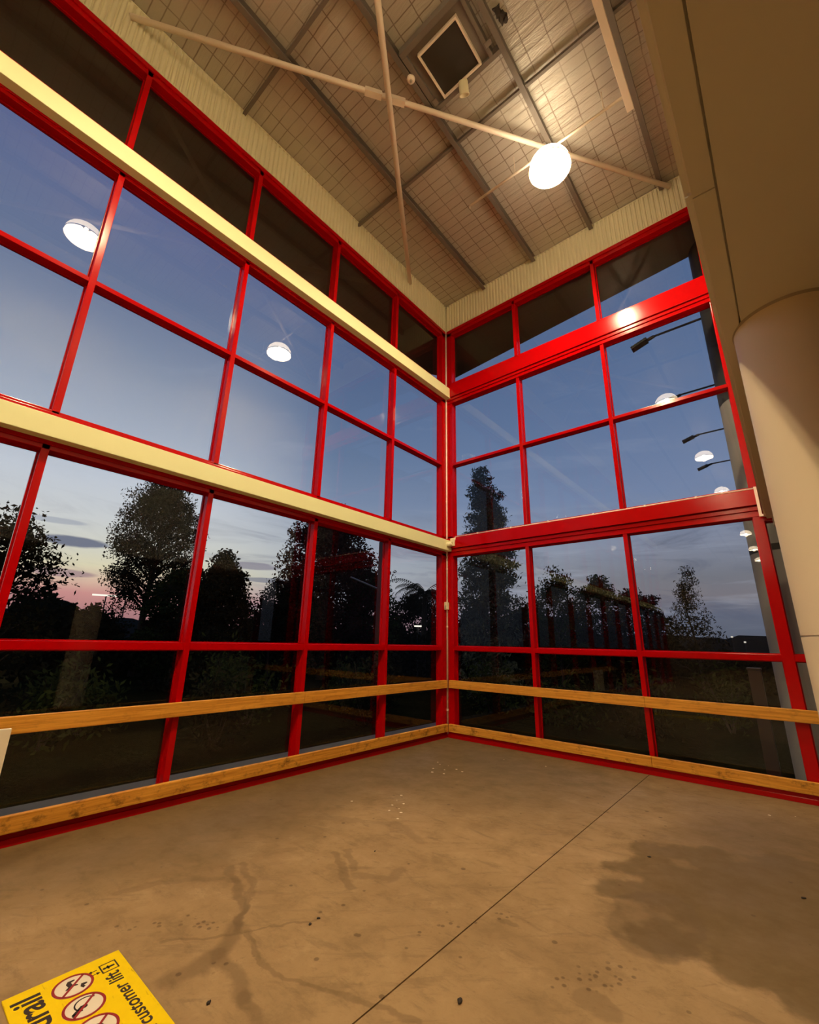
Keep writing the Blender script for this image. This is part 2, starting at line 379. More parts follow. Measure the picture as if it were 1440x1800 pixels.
def box(bm, a, b, bev=0.0):
    a, b = Vector(a), Vector(b)
    r = bmesh.ops.create_cube(bm, size=1.0)
    vs_ = r['verts']
    for v in vs_:
        v.co = Vector(((a.x+b.x)/2 + v.co.x*(b.x-a.x), (a.y+b.y)/2 + v.co.y*(b.y-a.y), (a.z+b.z)/2 + v.co.z*(b.z-a.z)))
    if bev:
        es = list({e for v in vs_ for e in v.link_edges})
        bmesh.ops.bevel(bm, geom=es, offset=bev, segments=2, affect='EDGES', profile=0.6)
def tube(bm, a, b, r, seg=12, r2=None, cap=True):
    a, b = Vector(a), Vector(b); dv = b-a; L = dv.length
    q = Vector((0, 0, 1)).rotation_difference(dv.normalized()).to_matrix().to_4x4()
    q.translation = (a+b)/2
    bmesh.ops.create_cone(bm, cap_ends=cap, cap_tris=False, segments=seg, radius1=r, radius2=r if r2 is None else r2, depth=L, matrix=q)
def lathe(bm, prof, seg=40, center=(0, 0, 0)):
    rings = []
    for r, z_ in prof:
        rings.append([bm.verts.new((center[0]+r*math.cos(2*math.pi*i/seg), center[1]+r*math.sin(2*math.pi*i/seg), center[2]+z_)) for i in range(seg)])
    for k in range(len(rings)-1):
        for i in range(seg):
            j = (i+1) % seg
            bm.faces.new((rings[k][i], rings[k][j], rings[k+1][j], rings[k+1][i]))
    return rings
def B(): return bmesh.new()
def bobj(name, boxes, material, parent=None, bev=0.0):
    bm = B()
    for a, b in boxes: box(bm, a, b, bev)
    return mesh_obj(name, bm, material, parent)
def struct(o): o['kind'] = 'structure'; return o

# ================================================================== SETTING
XW = 4.985          # side wall of the tall void (stops above the soffit)
ZC = 9.26           # ceiling
YB = -42.0          # far end of the hall
JX = 3.261          # saw-cut joint
# floor: two slabs with an open saw cut between them
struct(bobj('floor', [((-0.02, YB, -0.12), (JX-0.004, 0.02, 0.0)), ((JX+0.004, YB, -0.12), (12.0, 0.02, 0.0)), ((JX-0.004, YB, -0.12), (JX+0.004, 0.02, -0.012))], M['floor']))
struct(bobj('ceiling', [((-0.03, YB, ZC), (XW+0.02, 0.03, ZC+0.12))], M['ceil']))
# upper side wall of the void: rounded lower edge, butt joint in its underside
bm = B()
for y0, y1 in ((YB, -5.438), (-5.432, -0.03)):
    bmv = B(); box(bmv, (XW, y0, 3.2), (5.076, y1, ZC))
    es = [e for e in bmv.edges if all(abs(v.co.z-3.2) < 1e-5 and abs(v.co.x-XW) < 1e-5 for v in e.verts)]
    bmesh.ops.bevel(bmv, geom=es, offset=0.022, segments=5, affect='EDGES')
    me = bpy.data.meshes.new('tmp'); bmv.to_mesh(me); bmv.free(); bm.from_mesh(me); bpy.data.meshes.remove(me)
box(bm, (XW+0.01, -5.45, 3.206), (5.07, -5.42, ZC))
struct(mesh_obj('wall_right', bm, M['plaster']))
bm = B(); box(bm, (5.084, YB, 3.206), (12.0, -0.03, 3.6)); box(bm, (5.07, YB, 3.23), (5.09, -0.03, 3.6))
struct(mesh_obj('ceiling_lower', bm, M['plaster'])).name = 'ceiling.001'
struct(bobj('wall_back', [((-0.2, YB-0.2, -0.1), (12.2, YB, ZC+0.1))], M['dark_wall']))
struct(bobj('wall_far_right', [((12.0, YB, -0.1), (12.2, 0.2, 3.6))], M['dark_wall']))
struct(bobj('wall_left', [((-0.2, YB, 0.0), (0.0, -19.25, ZC))], M['dark_wall']))
struct(bobj('wall_front', [((6.62, -0.03, 0.0), (12.0, 0.17, 3.6))], M['plaster']))

# ---- frame levels
T1, T2 = 1.512, 5.196
LV = dict(s=0.10, lT=3.256, mB=3.650, mT=6.69, cB=7.148, cT=8.40, rt=8.545)
ML = [1.667, 3.242, 4.809, 6.391, 7.97, 9.55]     # left mullion distances from the corner
MLX = [9.55+1.6*i for i in range(1, 7)]
MR = [1.7165, 3.3175, 4.932]
trim_n = [0]
def trim(boxes, material=None, bev=0.004):
    trim_n[0] += 1
    return struct(bobj('trim_%d' % trim_n[0], boxes, material or M['red'], bev=bev))
MW, MD = 0.031, 0.14
YL = -19.25
# corner posts, with a flange strip on each wall
trim([((-MD, -0.155, 0), (0.0, -0.0, LV['rt']))])
trim([((-MD, 0.0, 0), (0.155, MD, LV['rt']))])
for q in ML+MLX: trim([((-MD, -q-MW, 0), (0.0, -q+MW, LV['rt']))])
for i, q in enumerate(MR):
    if i == 2: trim([((4.866, 0.0, 0), (4.980, MD, 3.25)), ((4.900, 0.0, 3.25), (4.976, MD, LV['rt']))])
    else: trim([((q-MW, 0.0, 0), (q+MW, MD, LV['rt']))])
trim([((6.52, 0.0, 0), (6.62, MD, 3.6))])
XR = 6.62
for zz, th in ((T1, 0.038), (T2, 0.027)):             # light transoms
    trim([((-MD, YL, zz-th), (-0.004, 0.0, zz+th))])
    trim([((0.0, 0.004, zz-th), (XR if zz < 3 else 4.976, MD, zz+th))])
# sills (kicked out at the foot)
trim([((-MD, YL, 0), (0.018, 0.0, LV['s'])), ((0.0, YL, 0), (0.034, 0.0, 0.055))])
trim([((0.0, -0.018, 0), (XR, MD, LV['s'])), ((0.0, -0.034, 0), (XR, 0.0, 0.055))])
# head members
trim([((-MD, YL, LV['cT']), (0.0, 0.0, LV['rt'])), ((0.0, YL, LV['cT']+0.075), (0.022, 0.0, LV['rt']))])
trim([((0.0, 0.0, LV['cT']), (4.976, MD, LV['rt'])), ((0.0, -0.022, LV['cT']+0.075), (4.976, 0.0, LV['rt']))])
# red bands between the glazing, left wall (carry the cream beams)
trim([((-MD, YL, LV['lT']), (0.0, 0, LV['mB'])), ((0.0, YL, LV['lT']+0.045), (0.016, 0, LV['mB']-0.03))])
trim([((-MD, YL, LV['mT']), (0.0, 0, LV['cB'])), ((0.0, YL, LV['mT']+0.045), (0.016, 0, LV['cB']-0.03))])
# right wall: deep boxed red beams with a stepped lower strip
trim([((0.0, -0.05, 3.395), (4.976, MD, 3.605)), ((0.0, -0.022, 3.325), (4.976, MD, 3.380)), ((0.0, -0.006, LV['lT']-0.01), (4.976, MD, 3.318)), ((0.0, 0.0, LV['lT']), (4.976, MD, LV['mB']))])
trim([((0.0, -0.05, 6.775), (4.976, MD, 7.085)), ((0.0, -0.028, 6.71), (4.976, MD, 6.763)), ((0.0, -0.012, LV['mT']-0.05), (4.976, MD, 6.70)), ((0.0, 0.0, LV['mT']-0.03), (4.976, MD, LV['cB']))])
trim([((4.976, 0.0, 3.18), (XR, MD, 3.62))])

# corrugated bands above the glazing
def corrugated(name, along0, along1, axis):
    pitch, amp = 0.0727, 0.022
    n_ = int(round((along1-along0)/pitch)); vs_, fs = [], []
    prof = [(0.0, 0.0), (0.12, 0.0), (0.20, 0.6), (0.28, 0.95), (0.40, 1.12), (0.62, 1.12), (0.74, 0.95), (0.82, 0.6), (0.90, 0.0)]
    z0, z1 = LV['rt']+0.012, ZC-0.018
    pts = []
    for k in range(n_):
        for u, h in prof: pts.append((along0+(k+u)*pitch, 0.004+h*amp*1.0))
    for al, h in pts:
        for zz in (z0, z1):
            vs_.append((h, -al, zz) if axis == 'L' else (al, -h, zz))
    for i in range(len(pts)-1):
        q = (2*i, 2*i+1, 2*i+3, 2*i+2)
        fs.append(q if axis == 'L' else q[::-1])
    return struct(raw_obj(name, vs_, fs, M['cream']))
corrugated('wall_left_cladding', 0.02, 19.2, 'L').name = 'wall_left.001'
corrugated('wall_front_cladding', 0.02, 4.97, 'R').name = 'wall_front.001'
struct(bobj('wall_left.002', [((-0.12, YL, LV['rt']), (0.0, 0.12, ZC))], M['cream']))
struct(bobj('wall_front.002', [((0.0, 0.0, LV['rt']), (5.076, 0.12, ZC))], M['cream']))
trim([((0.0, YL, LV['rt']), (0.026, 0.0, LV['rt']+0.014))], M['cream'], 0)
trim([((0.0, -0.026, LV['rt']), (4.976, 0.0, LV['rt']+0.014))], M['cream'], 0)
trim([((0.0, YL, ZC-0.03), (0.030, 0.0, ZC-0.012))], M['cream'], 0)
trim([((0.0, -0.030, ZC-0.03), (4.976, 0.0, ZC-0.012))], M['cream'], 0)
struct(bobj('wall_front.003', [((4.976, 0.0, 3.6), (5.2, 0.12, LV['rt']))], M['plaster']))

# windows: every pane with its black gasket bead
win_n = [0]
def window(axis, a0, a1, z0, z1):
    win_n[0] += 1
    g0, g1 = 0.112, 0.120
    bm = B()
    def bx(p0, p1, q0, q1, d0, d1):
        if axis == 'L': box(bm, (-d1, -p1, q0), (-d0, -p0, q1))
        else: box(bm, (p0, d0, q0), (p1, d1, q1))
    e = 0.012
    bx(a0, a1, z0, z0+e, 0.100, 0.132); bx(a0, a1, z1-e, z1, 0.100, 0.132)
    bx(a0, a0+e, z0+e, z1-e, 0.100, 0.132); bx(a1-e, a1, z0+e, z1-e, 0.100, 0.132)
    fr_o = struct(mesh_obj('window_%d' % win_n[0], bm, M['red']))
    bm = B(); bx(a0+0.006, a1-0.006, z0+0.006, z1-0.006, g0, g1)
    mesh_obj('pane', bm, M['glass'], fr_o)
rows = [(LV['s'], T1-0.038), (T1+0.038, LV['lT']), (LV['mB'], T2-0.027), (T2+0.027, LV['mT']), (LV['cB'], LV['cT'])]
edges = [0.155-MW]+ML
for i in range(len(edges)-1):
    for z0, z1 in rows: window('L', edges[i]+MW, edges[i+1]-MW, z0, z1)
xs = ML[-1:]+MLX
for i in range(len(xs)-1): window('L', xs[i]+MW, xs[i+1]-MW, LV['s'], LV['cT'])
redge = [(0.155, MR[0]-MW), (MR[0]+MW, MR[1]-MW), (MR[1]+MW, 4.900)]
rrows = rows[:1]+[(T1+0.038, LV['lT']-0.01), (LV['mB'], T2-0.027), (T2+0.027, LV['mT']-0.05), (LV['cB'], LV['cT'])]
for a0, a1 in redge:
    for z0, z1 in rrows: window('R', a0, 4.866 if a1 == 4.900 and z1 < 3.3 else a1, z0, z1)
for z0, z1 in rrows[:2]: window('R', 4.980, 6.52, z0, min(z1, 3.18))

# eaves outside
bm = B()
pts = [(-1.45, YL-2, 8.5), (-0.15, YL-2, 8.5), (-0.15, 0.15, 8.5), (5.4, 0.15, 8.5), (5.4, 1.0, 8.5), (-0.85, 1.58, 8.5), (-1.45, 0.7, 8.5)]
lo = [bm.verts.new(p_) for p_ in pts]; hi = [bm.verts.new((p_[0], p_[1], p_[2]+0.35)) for p_ in pts]
bm.faces.new(lo[::-1]); bm.faces.new(hi)
for i in range(len(pts)):
    j = (i+1) % len(pts); bm.faces.new((lo[i], lo[j], hi[j], hi[i]))
struct(mesh_obj('eave', bm, M['soffit']))
struct(bobj('wall_facade', [((5.95, 0.4, -0.3), (6.3, 60, 8.4))], M['facade']))

# ground and hills outside
raw = [(-400, -300, -0.22), (400, -300, -0.22), (400, 500, -0.22), (-400, 500, -0.22)]
struct(raw_obj('ground', raw, [(0, 1, 2, 3)], M['ground']))
struct(bobj('path', [((-1.42, -30, -0.22), (-0.15, 1.6, -0.10)), ((-0.15, 0.15, -0.22), (5.9, 1.6, -0.10))], M['path']))
rnd = random.Random(5)
def ridge(name, D, az0, az1, hfun, depth=25, n_=140):
    vs_, fs = [], []
    for i in range(n_+1):
        a = R(az0+(az1-az0)*i/n_); h = hfun(az0+(az1-az0)*i/n_)
        for dd, zz in ((0, -0.5), (0.3*depth, h*0.75), (0.55*depth, h), (depth, -0.5)):
            vs_.append((CAM.x+math.sin(a)*(D+dd), CAM.y+math.cos(a)*(D+dd), zz))
    for i in range(n_):
        for k in range(3): fs.append((4*i+k, 4*i+k+1, 4*i+4+k+1, 4*i+4+k))
    return struct(raw_obj(name, vs_, fs, M['hill']))
ph = [rnd.uniform(0, 6.28) for _ in range(8)]
wob = lambda a, k: sum(math.sin(a*f_+ph[i])*am for i, (f_, am) in enumerate(((0.9, .5), (2.3, .3), (5.1, .18), (9.7, .12), (17., .08))))*k
ridge('hill', 150, -125, 30, lambda a: max(1.5, 150*math.tan(R(1.9+1.5*math.exp(-((a+86)/14)**2)))+wob(a, 0.9)))
ridge('hill', 190, -96, -70, lambda a: 14.2*math.exp(-((a+79.3)/3.6)**4)+wob(a, 0.25), 40, 90)

# ================================================================== THINGS
# ---- cream box beams across the left glazing
def cream_beam(z0, z1, label):
    bm = B(); box(bm, (0.016, YL, z0), (0.135, -0.012, z1), 0.006)
    return tag(mesh_obj('steel_beam', bm, M['beam']), label, 'beam', 'cream beams on the left glazing')
cream_beam(3.340, 3.548, 'long cream box beam crossing the left glazing just above the trees, the lower of two')
cream_beam(6.755, 6.992, 'long cream box beam crossing the left glazing under its top windows, the upper of two')

# ---- timber bumper rails
def rail(axis, a0, a1, z0, z1, label, lower):
    root = None
    bm = B(); d0, d1 = (0.0, 0.062) if not lower else (0.019, 0.072)
    if axis == 'L': box(bm, (d0, -a1, z0), (d1, -a0, z1), 0.006)
    else: box(bm, (a0, -d1, z0), (a1, -d0, z1), 0.006)
    o = mesh_obj('timber_rail', bm, M['wood'])
    return tag(o, label, 'rail', 'timber bumper rails along the windows')
SEAM = 0.0015
for z0, z1, lo_, nm in ((0.822, 0.956, False, 'waist-high'), (0.104, 0.228, True, 'ankle-high')):
    rail('L', 0.075, 3.242-SEAM, z0, z1, '%s timber rail on the left windows, the board ending at the corner' % nm, lo_)
    rail('L', 3.242+SEAM, 9.6, z0, z1, '%s timber rail on the left windows, the long nearer board' % nm, lo_)
    rail('R', 0.075, 3.3175-SEAM, z0, z1, '%s timber rail on the right windows, the board starting at the corner' % nm, lo_)
    rail('R', 3.3175+SEAM, 6.5, z0, z1, '%s timber rail on the right windows, the board towards the column' % nm, lo_)

# ---- corner conduit with its box, detector, right-hand conduit
c1 = thing('conduit', 'thin pale conduit running down the corner where the two glass walls meet', 'conduit', (0.022, -0.022, 0))
bm = B(); tube(bm, (0.0, 0.0, 0.0), (0.0, 0.0, LV['rt']), 0.016, 10); mesh_obj('pipe', bm, M['pale_pvc'], c1, True)
for zz in (0.45, 1.9, 3.0, 4.4, 5.9, 7.6):
    bm = B(); tube(bm, (0, 0, zz-0.012), (0, 0, zz+0.012), 0.0195, 10); mesh_obj('clip', bm, M['pale_pvc'], c1)
bx_ = bobj('junction_box', [((-0.01, -0.085, 2.215), (0.062, -0.012, 2.355))], M['cream'], None, 0.006)
tag(bx_, 'small cream box fixed on the corner conduit above head height', 'box')
bm = B(); box(bm, (0.02, -0.10, 2.235), (0.05, -0.084, 2.29), 0.004); o = mesh_obj('button', bm, M['grey_plastic'], bx_)

dt = thing('motion_sensor', 'cream motion sensor at the left end of the lower red beam', 'sensor', (0.19, -0.05, 3.46))
bobj('back_box', [((-0.05, -0.03, -0.03), (0.05, 0.0, 0.13))], M['cream'], dt, 0.008)
bm = B(); lathe(bm, [(0.001, -0.055), (0.055, -0.055), (0.072, -0.03), (0.072, 0.0), (0.05, 0.03), (0.001, 0.035)], 24, (-0.05, -0.075, 0.01)); mesh_obj('housing', bm, M['cream'], dt, True)
bm = B(); box(bm, (-0.03, -0.06, 0.03), (0.015, -0.02, 0.055), 0.004); mesh_obj('bracket', bm, M['cream'], dt)

c2 = thing('conduit', 'pale conduit clipped along the top of the lower red beam', 'conduit', (0.0, -0.04, 3.615))
bm = B(); tube(bm, (0.235, 0, 0), (4.945, 0, 0), 0.012, 8); tube(bm, (0.24, 0, 0), (0.24, -0.02, -0.07), 0.012, 8); mesh_obj('pipe', bm, M['pale_pvc'], c2, True)
for q in (0.75, 1.45, 2.15, 2.9, 3.65, 4.3):
    bobj('clip', [((q-0.012, -0.016, -0.012), (q+0.012, 0.016, 0.020))], M['pale_pvc'], c2)
c3 = thing('cable_duct', 'short pale duct dropping beside the end of the lower red beam', 'duct', (4.958, -0.06, 3.25))
bobj('drop', [((-0.018, -0.012, 0.0), (0.014, 0.025, 0.38))], M['pale_pvc'], c3, 0.003)
bobj('elbow', [((-0.018, -0.014, -0.022), (0.10, 0.025, 0.006))], M['pale_pvc'], c3, 0.003)
bobj('end_box', [((5.06, -0.10, 3.09), (5.16, -0.02, 3.20))], M['plaster'], None, 0.004)
o = bpy.data.objects['end_box']; o.name = 'terminal_box'; tag(o, 'small beige box under the soffit at the end of the short pale duct', 'box')

# ---- roof purlins (C sections), bridging bars, braces
def purlin(xc, label):
    prof = [(-0.035, 0.0), (0.035, 0.0), (0.035, 0.022), (0.030, 0.022), (0.030, 0.005), (-0.030, 0.005), (-0.030, 0.125), (0.035, 0.125), (0.035, 0.13), (-0.035, 0.13)]
    vs_, fs = [], []
    for yy in (YB+0.5, -0.045):
        for a, b in prof: vs_.append((xc+a, yy, 9.128+b))
    n_ = len(prof)
    for i in range(n_):
        j = (i+1) % n_; fs.append((i, n_+i, n_+j, j))
    fs.append(tuple(range(n_))); fs.append(tuple(range(2*n_-1, n_-1, -1)))
    o = raw_obj('roof_purlin', vs_, fs, M['galv_dull'])
    return tag(o, label, 'purlin', 'steel purlins under the roof')
purlin(1.08, 'grey steel roof purlin nearest the left glass wall')
purlin(2.25, 'grey steel roof purlin just left of the square roof hatch')
purlin(3.40, 'grey steel roof purlin just right of the square roof hatch, behind the lit lamp')
purlin(4.585, 'grey steel roof purlin beside the right side wall')
def bridging(yy, label):
    bm = B(); xs_ = [0.0, 1.045, 1.115, 2.215, 2.285, 3.365, 3.435, 4.55, 4.62, XW]
    for i in range(0, len(xs_), 2):
        if yy < -3.4 and yy > -4.4 and xs_[i] > 2.2 and xs_[i] < 3.4: continue
        box(bm, (xs_[i], yy-0.022, 9.165), (xs_[i+1], yy+0.022, 9.215))
    return tag(mesh_obj('bridging_bar', bm, M['galv_dull']), label, 'bar', 'bridging bars between the purlins')
bridging(-2.85, 'grey bridging bar across the purlins, between the lit lamp and the roof hatch')
bridging(-5.22, 'grey bridging bar across the purlins at the upper left edge of the photo')

def brace(a, b, r, label, plates):
    bm = B(); tube(bm, a, b, r, 14); o = mesh_obj('roof_brace', bm, M['white_steel'], None, True)
    tag(o, label, 'brace', 'crossed white tube braces')
    a, b = Vector(a), Vector(b); dv = (b-a).normalized()
    side = dv.cross(Vector((0, 0, 1))).normalized()
    for p_, dr in ((a, dv), (b, -dv)):
        bm = B(); q = p_+dr*0.09
        mtx = Matrix((dv, side, dv.cross(side))).transposed().to_4x4(); mtx.translation = q
        r_ = bmesh.ops.create_cube(bm, size=1.0, matrix=mtx @ Matrix.Diagonal((0.20, 0.075, 0.012, 1)))
        mesh_obj('end_plate', bm, M['white_steel'], o)
    if plates:
        for off in (-0.17, 0.17):
            bm = B(); mtx = Matrix((dv, side, dv.cross(side))).transposed().to_4x4(); mtx.translation = Vector(plates)+dv*off
            bmesh.ops.create_cube(bm, size=1.0, matrix=mtx @ Matrix.Diagonal((0.24, 0.080, 0.080, 1)))
            mesh_obj('coupler', bm, M['white_steel'], o)
    return o
b1a, b1b = Vector((0.02, -6.73, 9.0)), Vector((4.70, -0.05, 9.10))
tX = (1.875-0.02)/(4.70-0.02)
brace(b1a, b1b, 0.037, 'white tube brace from the left wall, passing behind the lit lamp to the right wall', b1a.lerp(b1b, tX))
brace((0.02, -1.33, 8.97), (4.97, -8.40, 8.98), 0.042, 'white tube brace hanging nearest, from the left wall near the corner towards the viewer', None)

# ---- pendant lamps
def shade_profile(R0, H0, n_=14):
    out_ = []
    for i in range(n_+1):
        a = (math.pi/2)*i/n_
        out_.append((max(0.075, R0*math.cos(a)**0.85), H0*math.sin(a)))
    return out_
def make_lamp(loc, label):
    t0 = thing('pendant_lamp', label, 'lamp', loc, 'white dome lamps under the roof')
    bm = B(); pr = shade_profile(0.30, 0.27)
    lathe(bm, pr, 48); n_out = len(bm.faces); lathe(bm, [(r_-0.006, z_) for r_, z_ in pr], 48)
    bm.faces.ensure_lookup_table()
    for f_ in bm.faces[n_out:]: f_.material_index = 1
    mesh_obj('shade', bm, [M['shade'], M['shade_in']], t0, True)
    bm = B(); lathe(bm, [(0.302, -0.004), (0.308, 0.0), (0.306, 0.010), (0.298, 0.010), (0.294, 0.0), (0.302, -0.004)], 48); mesh_obj('rim', bm, M['white_steel'], t0, True)
    bm = B(); lathe(bm, [(0.001, 0.262), (0.085, 0.262), (0.085, 0.275), (0.07, 0.30), (0.07, 0.335), (0.02, 0.35), (0.001, 0.352)], 28); mesh_obj('ballast_cap', bm, M['white_steel'], t0, True)
    bm = B(); lathe(bm, [(0.001, 0.02), (0.03, 0.03), (0.045, 0.07), (0.045, 0.12), (0.025, 0.19), (0.022, 0.26)], 24); mesh_obj('bulb', bm, M['bulb'], t0, True)
    bm = B(); tube(bm, (0, 0, 0.345), (0, 0, 0.40), 0.012, 8); mesh_obj('hook', bm, M['galv'], t0)
    return t0
LX0 = 3.43
lamp_spots = [(3.41, -2.08, 8.45), (3.33, -6.22, 8.47), (3.58, -11.3, 8.42), (3.62, -16.25, 8.42), (3.72, -21.2, 8.42), (3.80, -26.3, 8.42), (3.86, -32.0, 8.42), (3.92, -37.2, 8.42)]
lamp0 = make_lamp(lamp_spots[0], 'glowing dome lamp under the roof beside the crossing braces, nearest the right wall')
names = ['lit dome lamp above the viewer, second of its row',
         'lit dome lamp down the hall behind the viewer, third of its row',
         'lit dome lamp down the hall behind the viewer, fourth of its row',
         'lit dome lamp down the hall behind the viewer, fifth of its row',
         'lit dome lamp down the hall behind the viewer, sixth of its row',
         'lit dome lamp down the hall behind the viewer, seventh of its row',
         'lit dome lamp down the hall behind the viewer, last of its row']
for p_, lb in zip(lamp_spots[1:], names):
    o = lamp0.copy(); link(o); o.location = p_; o['label'] = lb
    for ch in list(lamp0.children):
        k = ch.copy(); link(k); k.parent = o
for i, p_ in enumerate(lamp_spots):
    ld = bpy.data.lights.new('bulb_light', 'SPOT'); ld.spot_size = R(168); ld.spot_blend = 1.0; ld.energy = LAMP_W; ld.color = LAMP_COL; ld.shadow_soft_size = 0.09
    lo_ = bpy.data.objects.new('bulb_light', ld); link(lo_); lo_.location = (p_[0], p_[1], p_[2]-0.03)
# hanging rods: one for each lamp; the near one is seen
def rod(p_, label):
    zz = p_[2]+0.385; yy = p_[1]
    o = thing('lamp_rod', label, 'rod', (p_[0], yy, zz), 'rods that carry the lamps')
    bm = B(); tube(bm, (-1.40, 0, 0), (1.10, 0, 0), 0.021, 10); mesh_obj('bar', bm, M['white_steel'], o, True)
    bm = B(); tube(bm, (-1.40, 0, 0.01), (-1.40, 0, -0.05), 0.010, 8); mesh_obj('end_hook', bm, M['white_steel'], o)
    bm = B(); tube(bm, (0.82, 0, 0), (0.82, 0, 0.37), 0.010, 8); mesh_obj('hanger', bm, M['white_steel'], o)
    bm = B(); tube(bm, (-0.55, 0, 0), (-0.55, 0, 0.37), 0.006, 6); mesh_obj('hanger', bm, M['white_steel'], o)
    return o
rod0 = rod(lamp_spots[0], 'thin white horizontal rod that carries the lit lamp under the roof')
tag(bobj('cable_tray', [((4.475, -20.0, 8.80), (4.565, -1.86, 8.89))], M['white_steel'], None, 0.006), 'square cream duct under the right purlin, its open end by the lamp rod', 'duct')
o = bpy.data.objects['cable_tray']
for yy in (-2.6, -5.0, -7.5, -10, -14): bobj('hanger', [((4.50, yy, 8.885), (4.53, yy+0.03, 9.135))], M['galv'], o)

# ---- roof hatch with galvanised trimmer box
h = thing('roof_hatch', 'square dark roof hatch in a white frame between two purlins', 'hatch', (2.80, -3.80, 9.12))
bobj('trimmer', [((-0.50, -0.47, 0.0), (0.565, -0.40, 0.13)), ((-0.50, 0.325, 0.0), (0.565, 0.385, 0.13)), ((-0.50, -0.40, 0.0), (-0.43, 0.325, 0.13)), ((0.42, -0.40, 0.0), (0.47, 0.325, 0.13)), ((-0.43, -0.40, 0.05), (0.42, 0.325, 0.13))], M['galv_dull'], h, 0.004)
hw, wd = 0.31, 0.026
fr_ = bobj('frame', [((-hw, -hw, -0.02), (hw, -hw+wd, 0.05)), ((-hw, hw-wd, -0.02), (hw, hw, 0.05)), ((-hw, -hw+wd, -0.02), (-hw+wd, hw-wd, 0.05)), ((hw-wd, -hw+wd, -0.02), (hw, hw-wd, 0.05))], M['white_steel'], h, 0.004)
bobj('panel', [((-hw+wd, -hw+wd, 0.012), (hw-wd, hw-wd, 0.05))], M['dark_glass'], h)
bobj('bracket', [((0.44, 0.15, -0.012), (0.53, 0.21, 0.0))], M['galv'], h)
bobj('bracket', [((-0.47, 0.22, -0.012), (-0.40, 0.30, 0.0))], M['galv'], h)

sd = thing('smoke_detector', 'small round white detector on the purlin left of the roof hatch', 'detector', (2.262, -3.97, 9.128))
bm = B(); lathe(bm, [(0.001, -0.045), (0.03, -0.045), (0.05, -0.032), (0.058, -0.012), (0.058, 0.0), (0.001, 0.0)], 28); mesh_obj('housing', bm, M['white_steel'], sd, True)
bm = B(); lathe(bm, [(0.001, -0.056), (0.016, -0.056), (0.02, -0.045), (0.001, -0.045)], 18); mesh_obj('sensor_eye', bm, M['grey_plastic'], sd, True)

sp_ = thing('spotlight', 'small unlit can spotlight hanging at the corner of the roof hatch', 'light', (2.80, -3.47, 9.05))
mx = Matrix.Rotation(R(38), 4, 'X') @ Matrix.Rotation(R(14), 4, 'Y')
bm = B(); lathe(bm, [(0.001, 0.06), (0.06, 0.06), (0.066, 0.04), (0.066, -0.08), (0.072, -0.09), (0.072, -0.10), (0.058, -0.10), (0.056, -0.06), (0.001, -0.055)], 30)
bmesh.ops.transform(bm, matrix=mx, verts=bm.verts); mesh_obj('can', bm, M['cream'], sp_, True)
bm = B(); tube(bm, (0.0, 0.0, 0.04), (0.0, 0.0, 0.16), 0.009, 8); box(bm, (-0.02, -0.02, 0.14), (0.02, 0.02, 0.165)); mesh_obj('stem', bm, M['galv'], sp_)

# torn flap in the insulation
bm = B(); rn = random.Random(3)
for k in range(3):
    cx_, cy_ = (3.50, -3.76) if k == 0 else ((3.53, -3.66) if k == 1 else (3.55, -3.62))
    ring = []
    for i in range(11):
        a = 2*math.pi*i/11; rr = (0.055 if k < 2 else 0.03)*rn.uniform(0.5, 1.25)
        ring.append((cx_+rr*math.cos(a), cy_+rr*1.2*math.sin(a)))
    lo2 = [bm.verts.new((a, b, 9.225+rn.uniform(-0.02, 0.01))) for a, b in ring]; hi2 = [bm.verts.new((a, b, 9.258)) for a, b in ring]
    bm.faces.new(lo2[::-1]); bm.faces.new(hi2)
    for i in range(11): bm.faces.new((lo2[i], lo2[(i+1) % 11], hi2[(i+1) % 11], hi2[i]))
tag(mesh_obj('torn_insulation', bm, M['debris']), 'ragged dark torn patch hanging from the roof lining right of the hatch', 'insulation')

# ---- interior round column
col_ = thing('round_column', 'thick cream round column under the soffit at the right edge', 'column', (5.262, -4.388, 0))
RC = 0.222
bm = B(); lathe(bm, [(RC, 0.0), (RC, 1.656)], 96); lathe(bm, [(RC, 1.662), (RC, 3.20)], 96); lathe(bm, [(RC-0.004, 1.65), (RC-0.004, 1.67)], 96); mesh_obj('shaft', bm, M['column'], col_, True)
bm = B(); lathe(bm, [(RC+0.0, 3.192), (RC+0.004, 3.196), (RC+0.006, 3.207)], 96); mesh_obj('sealant', bm, M['grey_plastic'], col_, True)

# ---- cream panel standing at the left edge
pn = thing('display_panel', 'upright cream panel at the left edge, in front of the left windows', 'panel', (0.50, -6.21, 0))
bobj('board', [((-0.018, -0.75, 0.04), (0.018, 0.0, 0.935))], M['sign_white'], pn, 0.003)
for yy in (-0.12, -0.66): bobj('foot', [((-0.16, yy-0.02, 0.0), (0.16, yy+0.02, 0.045))], M['galv'], pn, 0.003)

